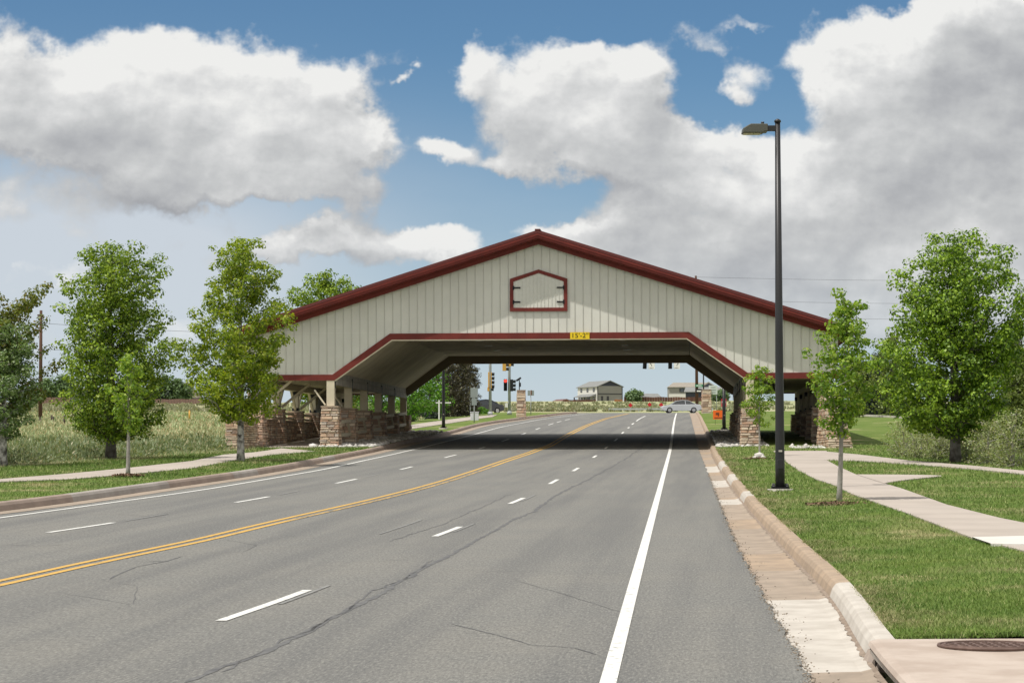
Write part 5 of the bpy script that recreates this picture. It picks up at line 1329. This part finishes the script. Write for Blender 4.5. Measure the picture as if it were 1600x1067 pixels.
# ------------------------------------------------------------------ houses and fences on the rise
hgrey = mat('grey_house_siding', (.27, .265, .25), .8, aniso=(.2, .2, 6), var=(.24, .235, .22), vscale=3); hwhite = mat('white_house_siding', (.62, .61, .58), .8); shing = mat('grey_shingles', (.24, .245, .24), .9, var=(.19, .195, .19), vscale=2); shing2 = mat('tan_shingles', (.31, .28, .24), .9, var=(.26, .235, .2), vscale=2)
hdark = mat('dark_gable_siding', (.045, .05, .07), .8); htrim = mat('dark_house_trim', (.05, .05, .055), .7); hglass = mat('house_window_glass', (.06, .07, .09), .15, spec=.7); hbeige = mat('beige_house_siding', (.45, .41, .35), .8)
def house(px, Y, zb, W, Ld, hw, hr, rz, label, wall=hgrey, side=None, roofm=shing, gable=None, floors=2, wins=3):
    g = at(px, 600, Y); root = empty('house', (g.x, Y, zb), rz, label, 'house', None)
    # gable end faces -y; length runs along +y; width along x
    mb = MB(); w2 = W / 2; mb.add([(-w2, 0, -1), (w2, 0, -1), (w2, Ld, -1), (-w2, Ld, -1), (-w2, 0, hw), (w2, 0, hw), (w2, Ld, hw), (-w2, Ld, hw)], [(0, 1, 5, 4), (1, 2, 6, 5), (2, 3, 7, 6)], 0); mb.add([(-w2, 0, -1), (-w2, Ld, -1), (-w2, Ld, hw), (-w2, 0, hw)], [(0, 1, 2, 3)], 1)
    mb.build('wall', [wall, side or wall], root)
    mb = MB(); mb.prism([(-w2, hw), (w2, hw), (0, hr - .1)], 'y', .02, Ld - .02); mb.build('gable', gable or wall, root)
    mb = MB()
    for sg in (-1, 1):
        sl = (hr - hw) / w2; mb.prism([(0, hr), (sg * (w2 + .45), hw - .45 * sl), (sg * (w2 + .45), hw - .45 * sl - .18), (0, hr - .2)], 'y', -.4, Ld + .4)
    mb.build('roof', roofm, root)
    mb = MB(); mb.box((0, -.05, hw * .52), (W, .08, .3)); mb.box((-w2, -.04, hw / 2), (.25, .12, hw)); mb.box((w2, -.04, hw / 2), (.25, .12, hw)); mb.build('trim', htrim, root)
    for i in range(wins):
        for f in range(floors):
            y = Ld * (i + .6) / (wins + .2); z = hw * (.22 + .5 * f) + .3
            mb = MB(); mb.box((-w2 - .03, y, z), (.08, 1.3, 1.3)); wn = mb.build('window', htrim, root); mb = MB(); mb.box((-w2 - .08, y, z), (.04, 1.05, 1.1)); mb.build('pane', hglass, wn)
    return root
hY = 800; z8 = lambda y, Y=hY: ray(950, y).z * Y
h1 = house(953, hY, z8(629), 8.9, 15, z8(603) - z8(629), z8(594.2) - z8(629), R(24), 'grey two-storey house with dark gable, left on the rise', side=hwhite, gable=hdark)
mb = MB(); mb.prism([(-7.0, 1.9), (-4.4, 1.9), (-4.4, 2.9)], 'y', 1, 13); mb.build('porch_roof', shing, h1); mb = MB()
for y in (1.3, 5, 9, 12.7): mb.box((-6.8, y, .45), (.3, .3, 3.0))
mb.build('porch_post', htrim, h1); mb = MB(); mb.box((-2.9, -.1, 1.0), (.7, .12, 2.2)); mb.box((-.8, -.1, 1.0), (.7, .12, 2.2)); mb.build('shutter', htrim, h1)
h2 = empty('house', (at(1077, 600, 810).x, 810, z8(629)), 0, 'long grey house with shuttered upper windows, right on the rise', 'house')
mb = MB(); hh = z8(603) - z8(629); mb.box((0, 4, hh / 2 - 1), (13.4, 8, hh + 2)); mb.build('wall', hgrey, h2); mb = MB(); mb.box((0, -.05, .4 * hh - .5), (13.42, .06, hh * .5)); mb.build('pale_lower_wall', hwhite, h2)
mb = MB(); rr = z8(596) - z8(629); mb.add([(-7, -.5, hh - .15), (7, -.5, hh - .15), (7, 8.5, hh - .15), (-7, 8.5, hh - .15), (-5, 4, rr), (7, 4, rr)], [(0, 1, 5, 4), (2, 3, 4, 5), (3, 0, 4), (0, 3, 2, 1)]); mb.prism([(3.6, hh - .15), (9, hh - .15), (6.3, rr + .1)], 'y', -1.0, 8); mb.build('roof', shing2, h2)
mb = MB(); mb.prism([(4.3, hh - .1), (8.3, hh - .1), (6.3, rr - .3)], 'y', -1.05, -1.01); mb.build('gable', hdark, h2)
for x in (-2.4, -.4, 3.2):
    mb = MB(); mb.box((x, -.08, hh * .78), (1.7, .1, 1.2)); w_ = mb.build('window', htrim, h2); mb = MB(); mb.box((x, -.16, hh * .78), (1.0, .06, 1.0)); mb.build('pane', hwhite if x == 3.2 else hglass, w_)
house(985, 860, z8(629), 8, 10, 2.9, 4.4, R(-70), 'low pale house just right of the two-storey grey house', wall=hbeige, roofm=shing, wins=0)
house(92, 640, ray(92, 624).z * 640, 9, 9, 2.2, 4.9, R(-14), 'grey gabled house above the brick fence at far left', wall=mat('bluegrey_house_siding', (.33, .34, .35), .8), roofm=shing, wins=1)
house(240, 680, ray(240, 624).z * 680, 9, 12, 1.6, 3.2, R(60), 'low roofed house behind the dense dark tree', wall=hbeige, roofm=shing2, wins=0)
house(292, 660, ray(292, 626).z * 660, 8, 10, 1.2, 5.2, R(10), 'pale house behind the yellow-green tree', wall=hbeige, roofm=shing, wins=1)
house(1128, 700, z8(628, 700), 7, 10, 3.0, 4.2, R(80), 'dark low house right of the notice board', wall=hdark, roofm=shing, wins=0)
house(885, 900, z8(629), 9, 10, 1.6, 3.4, R(20), 'low reddish roof left of the two-storey grey house', wall=hbeige, roofm=mat('reddish_shingles', (.16, .09, .085), .9), wins=0)
def fence(name, xa, ya_top, yb_base, xb, yc_top, yd_base, Y, m, label, n=40):
    a = at(xa, yb_base, Y); b = at(xb, yd_base, Y); ha = at(xa, ya_top, Y).z - a.z; hb = at(xb, yc_top, Y).z - b.z
    root = empty(name, a, 0, label, 'fence'); mb = MB(); d = b - a
    for i in range(n):
        s0, s1 = i / n, (i + .93) / n; p, q = d * s0, d * s1; h = ha + (hb - ha) * s0 + .05 * math.sin(i * 7.3)
        mb.add([(p.x, p.y, p.z - 1), (q.x, q.y, q.z - 1), (q.x, q.y, q.z + h), (p.x, p.y, p.z + h), (p.x, p.y + .06, p.z - 1), (q.x, q.y + .06, q.z - 1), (q.x, q.y + .06, q.z + h), (p.x, p.y + .06, p.z + h)], [(0, 1, 2, 3), (4, 7, 6, 5), (3, 2, 6, 7), (0, 3, 7, 4), (1, 5, 6, 2)])
    mb.build('boards', m, root); mb = MB(); mb.bar(Vector((0, .12, .3)), d + Vector((0, .12, .3)), .08, .1); mb.bar(Vector((0, .12, ha * .8)), d + Vector((0, .12, ha * .8)), .08, .1); mb.build('rails', m, root)
fb = mat('brown_fence_boards', (.115, .055, .038), .85, island=.25); fb2 = mat('orange_fence_boards', (.30, .13, .05), .85, island=.2); brickf = mat('red_brick_fence', (.21, .135, .11), .9, var=(.17, .11, .09), vscale=1.5)
fence('wooden_fence', 975, 620, 628.5, 1135, 620.5, 632, 640, fb, 'long brown board fence running right from the small house')
fence('wooden_fence', 880, 624.5, 629.5, 931, 624.5, 629.5, 650, fb, 'low brown fence left of the grey two-storey house', 20)
fence('wooden_fence', 960, 624, 629.5, 973, 624, 629.5, 640, fb2, 'short orange-brown fence at the right corner of the grey house', 8)
fence('brick_fence', 50, 621, 632, 110, 621, 632, 600, brickf, 'reddish fence under the grey gable at far left', 16)
fence('brick_fence', 215, 624, 632, 330, 623, 632, 600, brickf, 'reddish fence between the two left maples', 26)
# leaning old fence posts in the left field
root = empty('old_wire_fence', gnd(66, 664, .1), 0, 'row of leaning dark posts of an old wire fence in the left field', 'fence'); off = Vector(root.location)
pm = mat('weathered_post', (.07, .055, .045), .9); tops = []
for (xb, yb, xt, yt) in ((13, 670, 18, 659), (27, 666, 31, 657), (32, 665, 33, 656), (44, 664, 48, 652), (65, 663, 62, 652), (80, 660, 81, 648), (82, 661, 83, 651), (96, 661, 94, 657), (100.5, 663, 100.5, 649), (110, 657, 113, 648), (118, 657, 118, 650)):
    g = gnd(xb, yb, .1); t_ = at(xt, yt, g.y); mb = MB(); mb.tube([g - off - Vector((0, 0, .1)), t_ - off], [.065, .055], 8); mb.build('fence_post', pm, root); tops.append(t_ - off)
for dz in (.15, .5): mb = MB(); mb.tube([p - Vector((0, 0, dz)) for p in tops], .008, 4); mb.build('wire', wire_m, root)
r_, s, g = root_at('marker_post', 296, 655, 'short yellow marker post in the field left of the yellow-green tree', 'marker'); mb = MB(); mb.tube([(0, 0, -.1), (0, 0, 13 / s)], [.06, .06], 10); mb.tube([(0, 0, 13 / s), (0, 0, 14.5 / s)], [.062, .03], 10); mb.build('post', sigy, r_)
# manicured far field strip at the right: parking kerb
mb = MB(); a, b = gnd(1345, 650, .2), gnd(1425, 654, .2); mb.bar(a, b, .25, .25); tag(mb.build('far_kerb', whiteconc), kind='structure')
bpy.context.view_layer.update()

# loose gravel along the broken edge of the asphalt and silt in the gutter
sp = []; rs = np.random.RandomState(77)
for i in range(1500):
    y = 15.5 + rs.rand() ** 1.5 * 50
    x = asphR(y) + (rs.normal(0, .025) if rs.rand() < .85 else abs(rs.normal(0, .1)))
    sp.append((x, y, prof(y) + .001, rs.uniform(.003, .009)))
tag(rocks('gutter_gravel', sp, mat('brown_grit', (.26, .22, .175), .95, island=.45), rs), 'loose brown grit in the right gutter and along the asphalt edge', 'gravel', kind='stuff')

# dark silt line where the gutter meets the kerb, and a mossy lip at the asphalt edge
mb = MB(); Ys = [15.5 + .15 * i for i in range(520)]
rr_ = random.Random(5); w1 = [.008 + .03 * rr_.random() ** 2 for _ in Ys]; L = [(kerbR(y) - .012 - w, y, prof(y) + .0085) for y, w in zip(Ys, w1)]; Q = [(kerbR(y) + .004, y, prof(y) + .0195) for y in Ys]
mb.add(L + Q, [(i, i + 1, len(Ys) + i + 1, len(Ys) + i) for i in range(len(Ys) - 1)])
tag(mb.build('gutter_silt', mat('gutter_silt', (.20, .155, .12), .95, var=(.30, .24, .19), vscale=9), fix=False), kind='structure')
